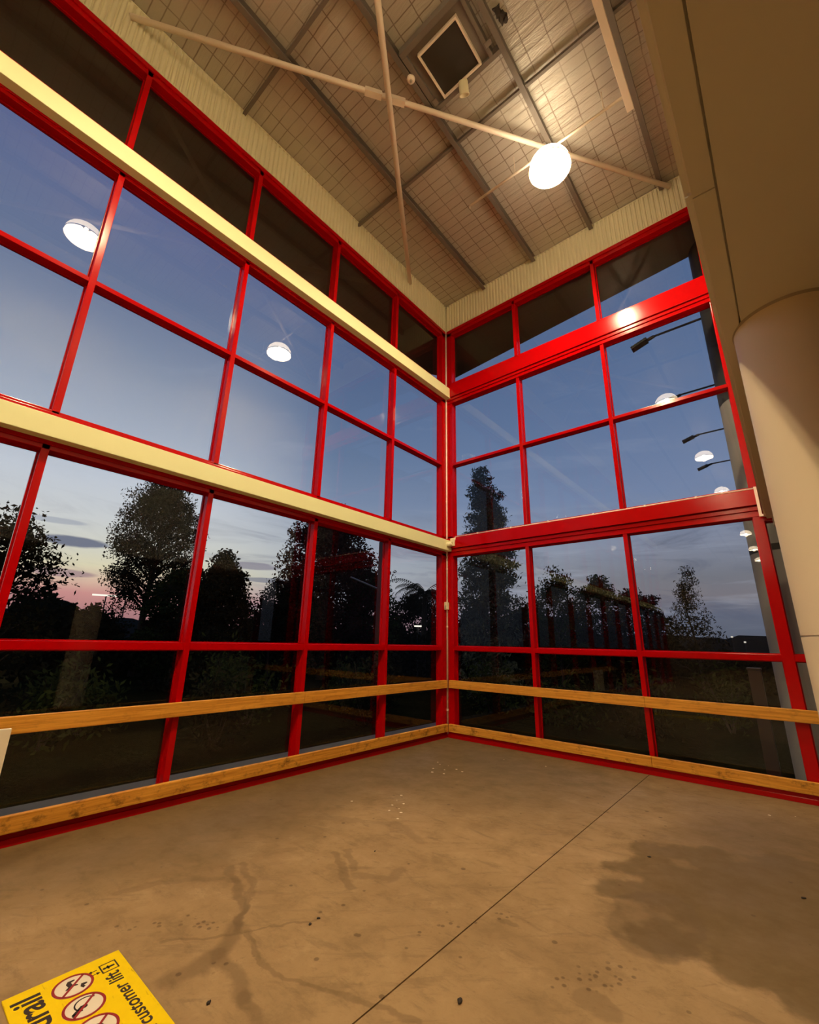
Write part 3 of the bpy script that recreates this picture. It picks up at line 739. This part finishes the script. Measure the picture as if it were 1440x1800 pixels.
# ---- yellow floor sign
SX, SY = 2.0, -5.803
sg = thing('floor_sign', 'yellow warning sign with black lettering and red circles lying on the concrete floor', 'sign', (SX, SY, 0.0))
bobj('board', [((0.0, -0.468, 0.0005), (1.35, 0.0, 0.008))], M['yellow'], sg, 0.002)
ZS = 0.0083
def text_mesh(name, s, size, x_right_start, ybase, parent, bold=0.0, shear=0.0):
    # reads towards -x with the tops of the letters towards -y
    cu = bpy.data.curves.new(name, 'FONT'); cu.body = s; cu.size = size; cu.extrude = 0.0004; cu.offset = bold; cu.shear = shear
    cu.align_x = 'RIGHT'; cu.resolution_u = 6
    ob = bpy.data.objects.new(name, cu); link(ob)
    dg = bpy.context.evaluated_depsgraph_get(); dg.update()
    me = bpy.data.meshes.new_from_object(ob.evaluated_get(dg)); bpy.data.objects.remove(ob); bpy.data.curves.remove(cu)
    me.materials.clear(); me.materials.append(M['ink'])
    o = bpy.data.objects.new(name, me); link(o, parent)
    o.rotation_euler = (0, 0, math.pi); o.location = (x_right_start, ybase, ZS)
    return o
text_mesh('lettering', 'handrail', 0.150, 0.055, -0.345, sg, 0.003)
text_mesh('lettering', 'use customer lift', 0.088, 0.16, -0.052, sg, 0.0012)
def flat(name, polys, material, parent, zz):
    bm = B()
    for pl in polys:
        lo2 = [bm.verts.new((a, b, zz)) for a, b in pl]; hi2 = [bm.verts.new((a, b, zz+0.0006)) for a, b in pl]
        bm.faces.new(lo2[::-1]); bm.faces.new(hi2)
        for i in range(len(pl)): bm.faces.new((lo2[i], lo2[(i+1) % len(pl)], hi2[(i+1) % len(pl)], hi2[i]))
    bmesh.ops.recalc_face_normals(bm, faces=bm.faces)
    return mesh_obj(name, bm, material, parent)
def circ(cx, cy, r, n_=40): return [(cx+r*math.cos(2*math.pi*i/n_), cy+r*math.sin(2*math.pi*i/n_)) for i in range(n_)]
def bar(a, b, wdt):
    a, b = Vector(a), Vector(b); dv = (b-a).normalized(); nv = Vector((-dv.y, dv.x))*wdt/2
    return [tuple(a+nv), tuple(a-nv), tuple(b-nv), tuple(b+nv)]
def ringpolys(cx, cy, r0, r1, a0=0, a1=360, n_=36):
    out_ = []
    for i in range(n_):
        t0_, t1_ = R(a0+(a1-a0)*i/n_), R(a0+(a1-a0)*(i+1)/n_)
        out_.append([(cx+r0*math.cos(t0_), cy+r0*math.sin(t0_)), (cx+r1*math.cos(t0_), cy+r1*math.sin(t0_)), (cx+r1*math.cos(t1_), cy+r1*math.sin(t1_)), (cx+r0*math.cos(t1_), cy+r0*math.sin(t1_))])
    return out_
IY = -0.230
for k in range(5):
    cx = 0.128+k*0.178; r = 0.082
    dsc = flat('prohibition_symbol', [circ(cx, IY, r)], M['sign_white'], sg, ZS)
    flat('red_ring', ringpolys(cx, IY, r-0.011, r)+[bar((cx-0.052, IY+0.052), (cx+0.052, IY-0.052), 0.011)], M['sign_red'], dsc, ZS+0.0012)
    if k == 0:      # animal silhouettes
        body = [(cx-0.045, IY-0.012), (cx-0.028, IY-0.022), (cx-0.002, IY-0.018), (cx+0.012, IY-0.034), (cx+0.018, IY-0.018), (cx+0.004, IY-0.004), (cx+0.010, IY+0.018), (cx+0.002, IY+0.016), (cx-0.008, IY+0.000), (cx-0.030, IY-0.002), (cx-0.036, IY+0.016), (cx-0.044, IY+0.014)]
        b2 = [(cx+0.010, IY+0.030), (cx+0.030, IY+0.022), (cx+0.048, IY+0.030), (cx+0.040, IY+0.040), (cx+0.030, IY+0.036), (cx+0.024, IY+0.052), (cx+0.016, IY+0.050)]
        flat('pictogram', [body, b2], M['ink'], dsc, ZS+0.0007)
    elif k == 1:    # curved handle with a wheel
        flat('pictogram', ringpolys(cx-0.012, IY+0.010, 0.040, 0.046, 120, 330)+[bar((cx-0.006, IY-0.006), (cx+0.03, IY-0.05), 0.012), circ(cx+0.034, IY-0.044, 0.010, 16), circ(cx+0.002, IY+0.0, 0.012, 16)], M['ink'], dsc, ZS+0.0007)
    else:
        flat('pictogram', ringpolys(cx, IY, 0.018, 0.026)+[bar((cx-0.02, IY-0.03), (cx+0.035, IY-0.045), 0.010)], M['ink'], dsc, ZS+0.0007)
# lift pictogram: car outline, standing figure, up and down arrows
lx, ly = 0.105, -0.075
polys = [bar((lx-0.034, ly-0.034), (lx+0.034, ly-0.034), 0.006), bar((lx-0.034, ly+0.034), (lx+0.034, ly+0.034), 0.006), bar((lx-0.034, ly-0.037), (lx-0.034, ly+0.037), 0.006), bar((lx+0.034, ly-0.037), (lx+0.034, ly+0.037), 0.006),
         circ(lx+0.002, ly-0.020, 0.008, 14), bar((lx+0.002, ly-0.012), (lx+0.002, ly+0.024), 0.013), bar((lx-0.012, ly-0.004), (lx+0.016, ly-0.004), 0.007),
         bar((lx-0.014, ly-0.048), (lx-0.014, ly-0.078), 0.004), bar((lx+0.014, ly-0.048), (lx+0.014, ly-0.078), 0.004),
         [(lx-0.024, ly-0.070), (lx-0.004, ly-0.070), (lx-0.014, ly-0.086)], [(lx+0.004, ly-0.056), (lx+0.024, ly-0.056), (lx+0.014, ly-0.040)]]
flat('pictogram', polys, M['ink'], sg, ZS)

# ---- small debris and drips on the floor
def debris(x_, y_, s_, label, seed):
    rn = random.Random(seed); bm = B()
    bmesh.ops.create_icosphere(bm, subdivisions=2, radius=s_)
    for v in bm.verts:
        k = rn.uniform(0.65, 1.2); v.co.x *= k*1.2; v.co.y *= k*0.75; v.co.z = max(-0.35*s_, v.co.z*0.35*k)
    zmin = min(v.co.z for v in bm.verts)
    for v in bm.verts: v.co.z -= zmin
    o = mesh_obj('dirt_crumb', bm, M['debris'], None, True); o.location = (x_, y_, 0.0002); o.rotation_euler.z = rn.uniform(0, 6)
    return tag(o, label, 'dirt', 'dark crumbs on the concrete floor')
for i, (x_, y_, s_, lb) in enumerate([
    (3.54, -4.87, 0.016, 'largest dark crumb on the floor, right of the saw-cut joint, nearest the viewer'),
    (2.55, -4.91, 0.010, 'dark crumb in the middle of the floor, the upper right of a close pair'),
    (2.56, -4.98, 0.011, 'dark crumb in the middle of the floor, the lower left of a close pair'),
    (3.84, -2.63, 0.012, 'dark crumb alone on the floor between the joint and the right rails'),
    (4.77, -2.57, 0.013, 'dark crumb near the right edge of the floor'),
    (2.69, -5.65, 0.012, 'dark crumb on the floor just right of the yellow sign'),
    (2.18, -4.05, 0.008, 'tiny dark crumb on the open floor left of the joint, towards the corner')]):
    debris(x_, y_, s_, lb, i)
bm = B(); rn = random.Random(11)
spl = [(0.91, -1.51), (1.0, -1.58), (1.12, -1.55), (1.05, -1.8), (1.2, -1.75), (1.30, -1.62), (1.42, -1.66), (1.15, -1.95), (1.3, -1.9), (1.58, -3.19), (1.52, -3.05), (1.64, -3.08), (1.70, -3.22), (1.78, -3.28), (1.66, -3.32), (1.86, -3.42), (1.45, -2.9), (4.52, -0.76), (4.72, -0.62), (2.1, -0.62), (1.5, -0.7), (1.2, -3.4)]
for a, b in spl:
    s_ = rn.uniform(0.006, 0.019)
    pl = [(a+s_*rn.uniform(0.7, 1.2)*math.cos(2*math.pi*i/12), b+s_*rn.uniform(0.7, 1.2)*math.sin(2*math.pi*i/12)) for i in range(12)]
    lo2 = [bm.verts.new((p_[0], p_[1], 0.0003)) for p_ in pl]; hi2 = [bm.verts.new((a+(p_[0]-a)*0.8, b+(p_[1]-b)*0.8, 0.0012)) for p_ in pl]
    bm.faces.new(hi2)
    for i in range(12): bm.faces.new((lo2[i], lo2[(i+1) % 12], hi2[(i+1) % 12], hi2[i]))
tag(mesh_obj('paint_drips', bm, M['splat']), 'scatter of small white drips on the concrete floor towards the corner', 'drips', None, 'stuff')

# ================================================================== OUTSIDE
ec = thing('outside_column', 'grey round column outside the right glass wall, dark at its top', 'column', (5.15, 1.10, -0.1))
RE = 0.43
bm = B()
for z0, z1 in ((0.0, 2.255), (2.262, 3.10), (3.107, 4.845), (4.852, 5.45)): lathe(bm, [(RE, z0), (RE, z1)], 64)
lathe(bm, [(RE-0.006, 0), (RE-0.006, 5.46)], 48); mesh_obj('shaft', bm, M['ext_col'], ec, True)
bm = B(); lathe(bm, [(RE+0.003, 5.45), (RE+0.003, 8.6)], 64); mesh_obj('dark_top', bm, M['ext_col_dark'], ec, True)
bm = B(); lathe(bm, [(RE+0.002, 3.02), (RE+0.002, 3.11)], 64); mesh_obj('dark_band', bm, M['ext_col_dark'], ec, True)

bl = thing('bollard', 'dark red square post outside, left of the grey column', 'post', (4.50, 1.25, -0.1))
bobj('post', [((-0.075, -0.075, 0), (0.075, 0.075, 1.42))], M['maroon'], bl, 0.006)
bobj('cap', [((-0.085, -0.085, 1.42), (0.085, 0.085, 1.45))], M['maroon'], bl, 0.006)

def arm_light(label):
    o = thing('arm_floodlight', label, 'floodlight', (5.95, 0, 7.6), 'black arm floodlights outside')
    bm = B(); tube(bm, (0, 0, 0), (-2.08, 0, 0.0), 0.022, 10); mesh_obj('arm', bm, M['black'], o, True)
    bobj('wall_plate', [((-0.02, -0.07, -0.10), (0.0, 0.07, 0.10))], M['black'], o, 0.004)
    bm = B(); tube(bm, (-2.06, 0, 0), (-2.20, 0, -0.035), 0.035, 10); mesh_obj('knuckle', bm, M['black'], o, True)
    bm = B(); box(bm, (-0.16, -0.085, -0.028), (0.16, 0.085, 0.028), 0.008)
    for k in range(5): box(bm, (-0.13+k*0.06, -0.07, 0.026), (-0.12+k*0.06, 0.07, 0.045))
    hd = mesh_obj('head', bm, M['black'], o); hd.location = (-2.335, 0, -0.075); hd.rotation_euler = (0, R(-18), 0)
    bobj('lens', [((-0.12, -0.065, -0.031), (0.12, 0.065, -0.027))], M['dark_glass'], hd)
    return o
a0 = arm_light('black arm floodlight outside the upper right windows, nearest and highest of four')
a0.location.y = 1.74
for yy, lb in ((4.50, 'black arm floodlight outside the right windows, second from the top of four'), (7.24, 'black arm floodlight outside the right windows, third from the top of four'), (9.98, 'black arm floodlight outside the right windows, lowest and farthest of four')):
    o = a0.copy(); link(o); o.location.y = yy; o['label'] = lb
    for ch in list(a0.children):
        k = ch.copy(); link(k); k.parent = o
        for gch in list(ch.children):
            g_ = gch.copy(); link(g_); g_.parent = k

# ---- vegetation
def at(az, D): return Vector((CAM.x+math.sin(R(az))*D, CAM.y+math.cos(R(az))*D, -0.22))
def leaves_obj(name, centers, size, material, parent, seed, aspect=0.45, droop=0.0):
    rg = np.random.default_rng(seed); c_ = np.asarray(centers, float); n_ = len(c_)
    u = rg.normal(size=(n_, 3)); u[:, 2] -= droop; u /= np.linalg.norm(u, axis=1)[:, None]
    v = rg.normal(size=(n_, 3)); v -= (v*u).sum(1)[:, None]*u; v /= np.linalg.norm(v, axis=1)[:, None]
    s = size*rg.uniform(0.6, 1.3, size=(n_, 1))
    vv = np.stack([c_-u*s, c_+v*s*aspect, c_+u*s, c_-v*s*aspect], axis=1).reshape(-1, 3)
    me = bpy.data.meshes.new(name); me.vertices.add(4*n_); me.vertices.foreach_set('co', vv.astype(np.float32).ravel())
    me.loops.add(4*n_); me.loops.foreach_set('vertex_index', np.arange(4*n_, dtype=np.int32))
    me.polygons.add(n_); me.polygons.foreach_set('loop_start', np.arange(0, 4*n_, 4, dtype=np.int32))
    me.update(calc_edges=True); me.materials.append(material)
    return link(bpy.data.objects.new(name, me), parent)
def tree(name, label, az, D, h, crown0, rfun, n_leaf, leaf, material, seed, nbr=16, group='trees outside the windows', clump=0.42, aspect=0.45, trunk_r=0.16, droop=0.0, tilt=0.9, cat='tree'):
    rg = np.random.default_rng(seed); base_ = at(az, D)
    o = thing(name, label, cat, base_, group)
    bm = B(); top = Vector((rg.uniform(-.2, .2), rg.uniform(-.2, .2), h*0.93))
    pts = [Vector((0, 0, 0)), Vector((rg.uniform(-.1, .1), rg.uniform(-.1, .1), h*0.35)), Vector((rg.uniform(-.2, .2), rg.uniform(-.2, .2), h*0.65)), top]
    for i in range(3): tube(bm, pts[i], pts[i+1], trunk_r*(1-i*0.3), 8, trunk_r*(1-(i+1)*0.3), False)
    def on_trunk(f):
        q = f*3; i = min(2, int(q)); return pts[i].lerp(pts[i+1], q-i)
    tips = []
    for k in range(nbr):
        f = (crown0/h)*0.85+(0.93-(crown0/h)*0.85)*(k+rg.uniform(0, 1))/nbr
        st = on_trunk(min(0.98, f)); a = k*2.4+rg.uniform(-.5, .5)
        tt = min(1.0, max(0.02, (st.z*1.0+0.0-crown0)/(h-crown0)+0.13))
        rr = rfun(tt)*rg.uniform(0.72, 1.0)
        en = Vector((st.x+rr*math.cos(a), st.y+rr*math.sin(a), min(h*0.985, st.z+rr*tilt*rg.uniform(0.4, 0.9))))
        midp = st.lerp(en, 0.5)+Vector((0, 0, rr*0.12))
        tube(bm, st, midp, trunk_r*0.32, 6, trunk_r*0.2, False); tube(bm, midp, en, trunk_r*0.2, 6, trunk_r*0.06, False)
        tips.append(en); tips.append(midp.lerp(en, 0.4))
        for q in range(4):
            sb = midp.lerp(en, rg.uniform(-.2, .7)); e2 = sb+Vector((rg.normal()*rr*0.3, rg.normal()*rr*0.3, abs(rg.normal())*rr*0.28))
            tube(bm, sb, e2, trunk_r*0.1, 5, trunk_r*0.04, False); tips.append(e2)
    mesh_obj('trunk', bm, M['bark'], o, True)
    tp = np.array([tuple(v) for v in tips])
    n1_ = int(n_leaf*0.62)
    c1_ = tp[rg.integers(0, len(tp), n1_)]+np.clip(rg.normal(size=(n1_, 3)), -1.5, 1.5)*clump*np.array([1, 1, 0.7])
    # fill out the crown envelope in tufts
    nt = max(12, n_leaf//70)
    tt = rg.uniform(0, 1, nt)**0.9; ang_ = rg.uniform(0, 2*np.pi, nt)
    rr = np.array([rfun(q) for q in tt])*np.sqrt(rg.uniform(0.25, 1.0, nt))
    tuft = np.stack([rr*np.cos(ang_), rr*np.sin(ang_), crown0+tt*(h-crown0)], 1)
    n2_ = n_leaf-n1_
    c2_ = tuft[rg.integers(0, nt, n2_)]+np.clip(rg.normal(size=(n2_, 3)), -1.5, 1.5)*clump*np.array([0.85, 0.85, 0.6])
    leaves_obj('foliage', np.concatenate([c1_, c2_]), leaf, material, o, seed+1, aspect, droop)
    return o
dome = lambda rmax: (lambda q: rmax*max(0.05, math.sin(math.pi*min(1, max(0.0, 0.18+0.82*q)))**0.62))
cone = lambda r0, r1=0.06: (lambda q: r1+(r0-r1)*(1-q)**0.85)
tree('leafy_tree', 'sparse leafy tree at the left edge of the lower left windows', -83.2, 14.0, 4.7, 0.1, lambda q: 1.25*(1-q)**0.55+0.1, 7000, 0.065, M['leaf'], 21, 22, clump=0.22, trunk_r=0.07, tilt=1.3)
tree('gum_tree', 'tall rounded tree with visible branches in the left windows, touching the cream beam', -71.0, 26.0, 10.3, 3.0, dome(2.05), 30000, 0.075, M['leaf'], 22, 56, clump=0.24, trunk_r=0.2, tilt=1.0)
tree('dense_bush_tree', 'dense dark bushy tree with a pointed top, right of the tall rounded tree', -63.6, 19.0, 5.1, 0.0, lambda q: 1.8*(1-q**2.0)+0.12, 17000, 0.09, M['leaf'], 23, 26, clump=0.22, trunk_r=0.12)
tree('flame_tree', 'broad tree with red-brown leaves behind the second mullion from the corner', -51.0, 23.0, 8.7, 0.4, dome(2.75), 32000, 0.10, M['leaf_red'], 24, 36, clump=0.32, trunk_r=0.22)
tree('young_tree', 'small thin tree between the dense bushy tree and the red-brown tree', -57.2, 21.0, 4.4, 1.5, dome(0.85), 2200, 0.07, M['leaf'], 25, 12, clump=0.2, trunk_r=0.06)
tree('conifer', 'tall grey-green conifer just right of the glass corner, crossing the lower red beam', -30.8, 15.0, 7.9, 0.4, lambda q: 0.10+0.98*(1-q)**0.62, 14000, 0.085, M['leaf_grey'], 26, 46, clump=0.15, aspect=0.3, trunk_r=0.12, droop=0.5, tilt=0.45)
cf2 = tree('conifer', 'shorter grey-green conifer standing close against the right side of the taller one', -28.9, 15.2, 7.1, 2.6, lambda q: 0.08+0.55*(1-q)**0.7, 4500, 0.085, M['leaf_grey'], 27, 18, clump=0.14, aspect=0.3, trunk_r=0.08, droop=0.5, tilt=0.45)
tree('feathery_tree', 'feathery green tree in the middle of the lower right windows', -21.9, 19.0, 4.75, 0.2, lambda q: 0.15+0.95*math.sin(math.pi*min(1, 0.12+0.85*q)), 6000, 0.07, M['leaf_green'], 28, 22, clump=0.2, trunk_r=0.07, tilt=1.6)
tree('pine_tree', 'pointed thin pine in the lower right windows beside the grey outside column', -8.0, 20.0, 4.8, 0.3, lambda q: 0.06+1.55*(1-q)**1.2, 4200, 0.065, M['leaf'], 29, 34, clump=0.15, aspect=0.25, trunk_r=0.06, tilt=0.5)
tree('leaning_shrub', 'slender shrub with drooping leaves left of the pointed pine', -11.6, 17.0, 3.0, 0.8, dome(0.32), 420, 0.16, M['leaf'], 30, 8, clump=0.2, aspect=0.2, trunk_r=0.04, droop=0.8)
for i, (az_, D_, h_, r_, lb) in enumerate([(-17.2, 30, 5.9, 2.1, 'round dark treetop right of the feathery green tree'), (-13.4, 30, 5.0, 2.3, 'low round dark treetop behind the right mullion'), (-25.6, 28, 4.0, 2.2, 'low dark treetop between the conifer and the feathery tree'), (-76.0, 30, 2.9, 2.2, 'low dark tree under the lens-shaped cloud, left of the tall rounded tree'), (-67.3, 24, 5.2, 1.7, 'dark tree at the right foot of the tall rounded tree'), (-54.6, 22, 4.6, 1.4, 'dark tree at the left foot of the red-brown tree'), (-46.0, 24, 5.6, 1.7, 'dark tree between the red-brown tree and the timber pole'), (-39.6, 31, 4.9, 2.3, 'dark rounded tree right of the timber pole, behind the palm')]):
    tree('round_tree', lb, az_, D_, h_, 0.2, dome(r_), 7000, 0.11, M['leaf'] if i % 2 else M['leaf_green'], 60+i, 16, clump=0.26, trunk_r=0.12)

# palm
pb = at(-38.6, 27.0)
pm = thing('palm_tree', 'drooping palm in the narrow window left of the glass corner', 'tree', pb, 'trees outside the windows')
bm = B(); tube(bm, (0, 0, 0), (0.15, 0, 4.7), 0.2, 10, 0.14, False); mesh_obj('trunk', bm, M['bark'], pm, True)
bm = B(); rn = random.Random(9)
for k in range(46):
    a = 2*math.pi*k/46*3.1+rn.uniform(-.2, .2); L = rn.uniform(2.0, 2.9); up = rn.uniform(-0.2, 1.1); prev = None
    for i in range(19):
        f = i/18; r_ = L*f*(1-0.15*f); zz = 4.75+up*L*0.75*f-L*0.95*f*f*(0.7+0.3*(1-up))
        p_ = Vector((0.15+r_*math.cos(a), r_*math.sin(a), zz))
        if prev is not None:
            dv = (p_-prev).normalized(); sd_ = dv.cross(Vector((0, 0, 1))).normalized()
            tube(bm, prev, p_, 0.016, 4, 0.012, False)
            for sg_ in (-1, 1):
                ln = 0.62*(1-abs(f-0.45)); tip_ = p_+sd_*sg_*ln*0.6+dv*ln*0.4-Vector((0, 0, ln*0.55))
                v3 = [bm.verts.new(q) for q in (p_, p_+dv*0.06, tip_)]; bm.faces.new(v3)
        prev = p_
mesh_obj('fronds', bm, M['leaf'], pm)

# power pole with a crossarm strut
pp = thing('power_pole', 'timber power pole outside, beside the mullion nearest the glass corner', 'pole', at(-44.15, 18.0))
bm = B(); tube(bm, (0, 0, 0), (0, 0, 5.82), 0.16, 14, 0.12); mesh_obj('pole', bm, M['timber_pole'], pp, True)
bm = B(); tube(bm, (0.0, -0.02, 3.85), (-1.0, -0.75, 4.35), 0.035, 8); mesh_obj('strut', bm, M['galv'], pp)

# low shrubs close outside, along both glass walls
srng = random.Random(31)
def shrub(p_, h_, r_, label, seed, material, nl):
    rg = np.random.default_rng(seed); o = thing('shrub', label, 'shrub', p_, 'dark shrubs close outside the windows')
    bm = B()
    st = []
    for k in range(9):
        a = rg.uniform(0, 6.28); e = Vector((r_*0.75*math.cos(a)*rg.uniform(.3, 1), r_*0.75*math.sin(a)*rg.uniform(.3, 1), h_*rg.uniform(.6, 1)))
        tube(bm, (e.x*0.1, e.y*0.1, 0), e, 0.016, 5, 0.005, False); st.append(e)
    mesh_obj('stems', bm, M['bark'], o)
    tp = np.array([tuple(v) for v in st]); c_ = tp[rg.integers(0, len(tp), nl)]*rg.uniform(0.35, 1.0, (nl, 1))+rg.normal(size=(nl, 3))*r_*0.3
    c_[:, 2] = np.abs(c_[:, 2])
    leaves_obj('foliage', c_, 0.075, material, o, seed+1, 0.35)
places = []
for i in range(11): places.append((-3.1-1.4*((i*7) % 3)+srng.uniform(-.4, .4), -9.6+i*1.15+srng.uniform(-.3, .3), 'L'))
for i in range(6): places.append((-1.6+i*1.0+srng.uniform(-.3, .3), 4.2+1.5*(i % 2)+srng.uniform(-.3, .3), 'R'))
places.sort(key=lambda q: (q[2], q[1] if q[2] == 'L' else q[0]))
nL = 0; nR = 0
ordn = ['first', 'second', 'third', 'fourth', 'fifth', 'sixth', 'seventh', 'eighth', 'ninth', 'tenth', 'eleventh']
for i, (x_, y_, sd_) in enumerate(places):
    if sd_ == 'L': lb = 'dark leafy shrub outside the left windows, %s of the row from the left' % ordn[nL]; nL += 1
    else: lb = 'dark leafy shrub outside the right windows, %s of the row from the glass corner' % ordn[nR]; nR += 1
    shrub(Vector((x_, y_, -0.22)), srng.uniform(0.9, 1.45) if sd_ == 'L' else srng.uniform(0.7, 1.3), srng.uniform(0.6, 0.9), lb, 100+i*3, M['leaf_green'] if i % 3 else M['leaf'], 1100)
# far hedge belt: nobody could count its leaves
rg = np.random.default_rng(77); n_ = 52000
a_ = np.radians(rg.uniform(-92, -1, n_)); D_ = rg.uniform(24, 40, n_)
hh = (3.1+0.55*np.sin(a_*31)+0.45*np.sin(a_*67+1)+0.4*np.sin(a_*13+2)+0.25*np.sin(a_*171))*np.clip((np.radians(-3)-a_)/np.radians(13), 0.45, 1.0)
hz = rg.uniform(0, 1, n_)**0.7*np.maximum(hh, 0.6)
hc = np.stack([CAM.x+np.sin(a_)*D_, CAM.y+np.cos(a_)*D_, hz-0.2], 1)
hd_ = leaves_obj('scrub_thicket', hc, 0.17, M['leaf'], None, 78, 0.5)
tag(hd_, 'low dark thicket of scrub across the grass under the trees', 'scrub', None, 'stuff')

# distant lights seen through the trees
def far_light(az, el, D, wx_, hz_, label, m_, group):
    p_ = Vector((CAM.x+math.sin(R(az))*D, CAM.y+math.cos(R(az))*D, CAM.z+D*math.tan(R(el))))
    o = thing('distant_light', label, 'light', p_, group, -R(az))
    bobj('lamp', [((-wx_/2, -0.15, -hz_/2), (wx_/2, 0.15, hz_/2))], m_, o)
    bobj('bracket', [((-0.06, 0.15, -p_.z-0.2), (0.06, 0.25, 0.1))], M['black'], o)
far_light(-74.7, 4.15, 60, 2.6, 0.16, 'long white light left of the tall rounded tree, low on the horizon', M['far_white'], 'distant lights')
far_light(-72.9, 4.05, 60, 1.0, 0.14, 'short white light just left of the foot of the tall rounded tree', M['far_white'], 'distant lights')
far_light(-58.8, 3.4, 60, 2.6, 0.20, 'white strip of light right of the dense bushy tree', M['far_white'], 'distant lights')
far_light(-39.2, 2.0, 26, 0.42, 0.07, 'small white light in the narrow window left of the glass corner', M['far_white'], 'distant lights')
far_light(-27.6, 1.4, 26, 0.34, 0.05, 'small white light below the grey-green conifer', M['far_white'], 'distant lights')
far_light(-4.9, 1.2, 120, 0.4, 0.3, 'left dot of light on the far right horizon beside the grey column', M['far_dot'], 'distant lights')
far_light(-3.9, 0.7, 120, 0.4, 0.3, 'right dot of light on the far right horizon beside the grey column', M['far_dot'], 'distant lights')
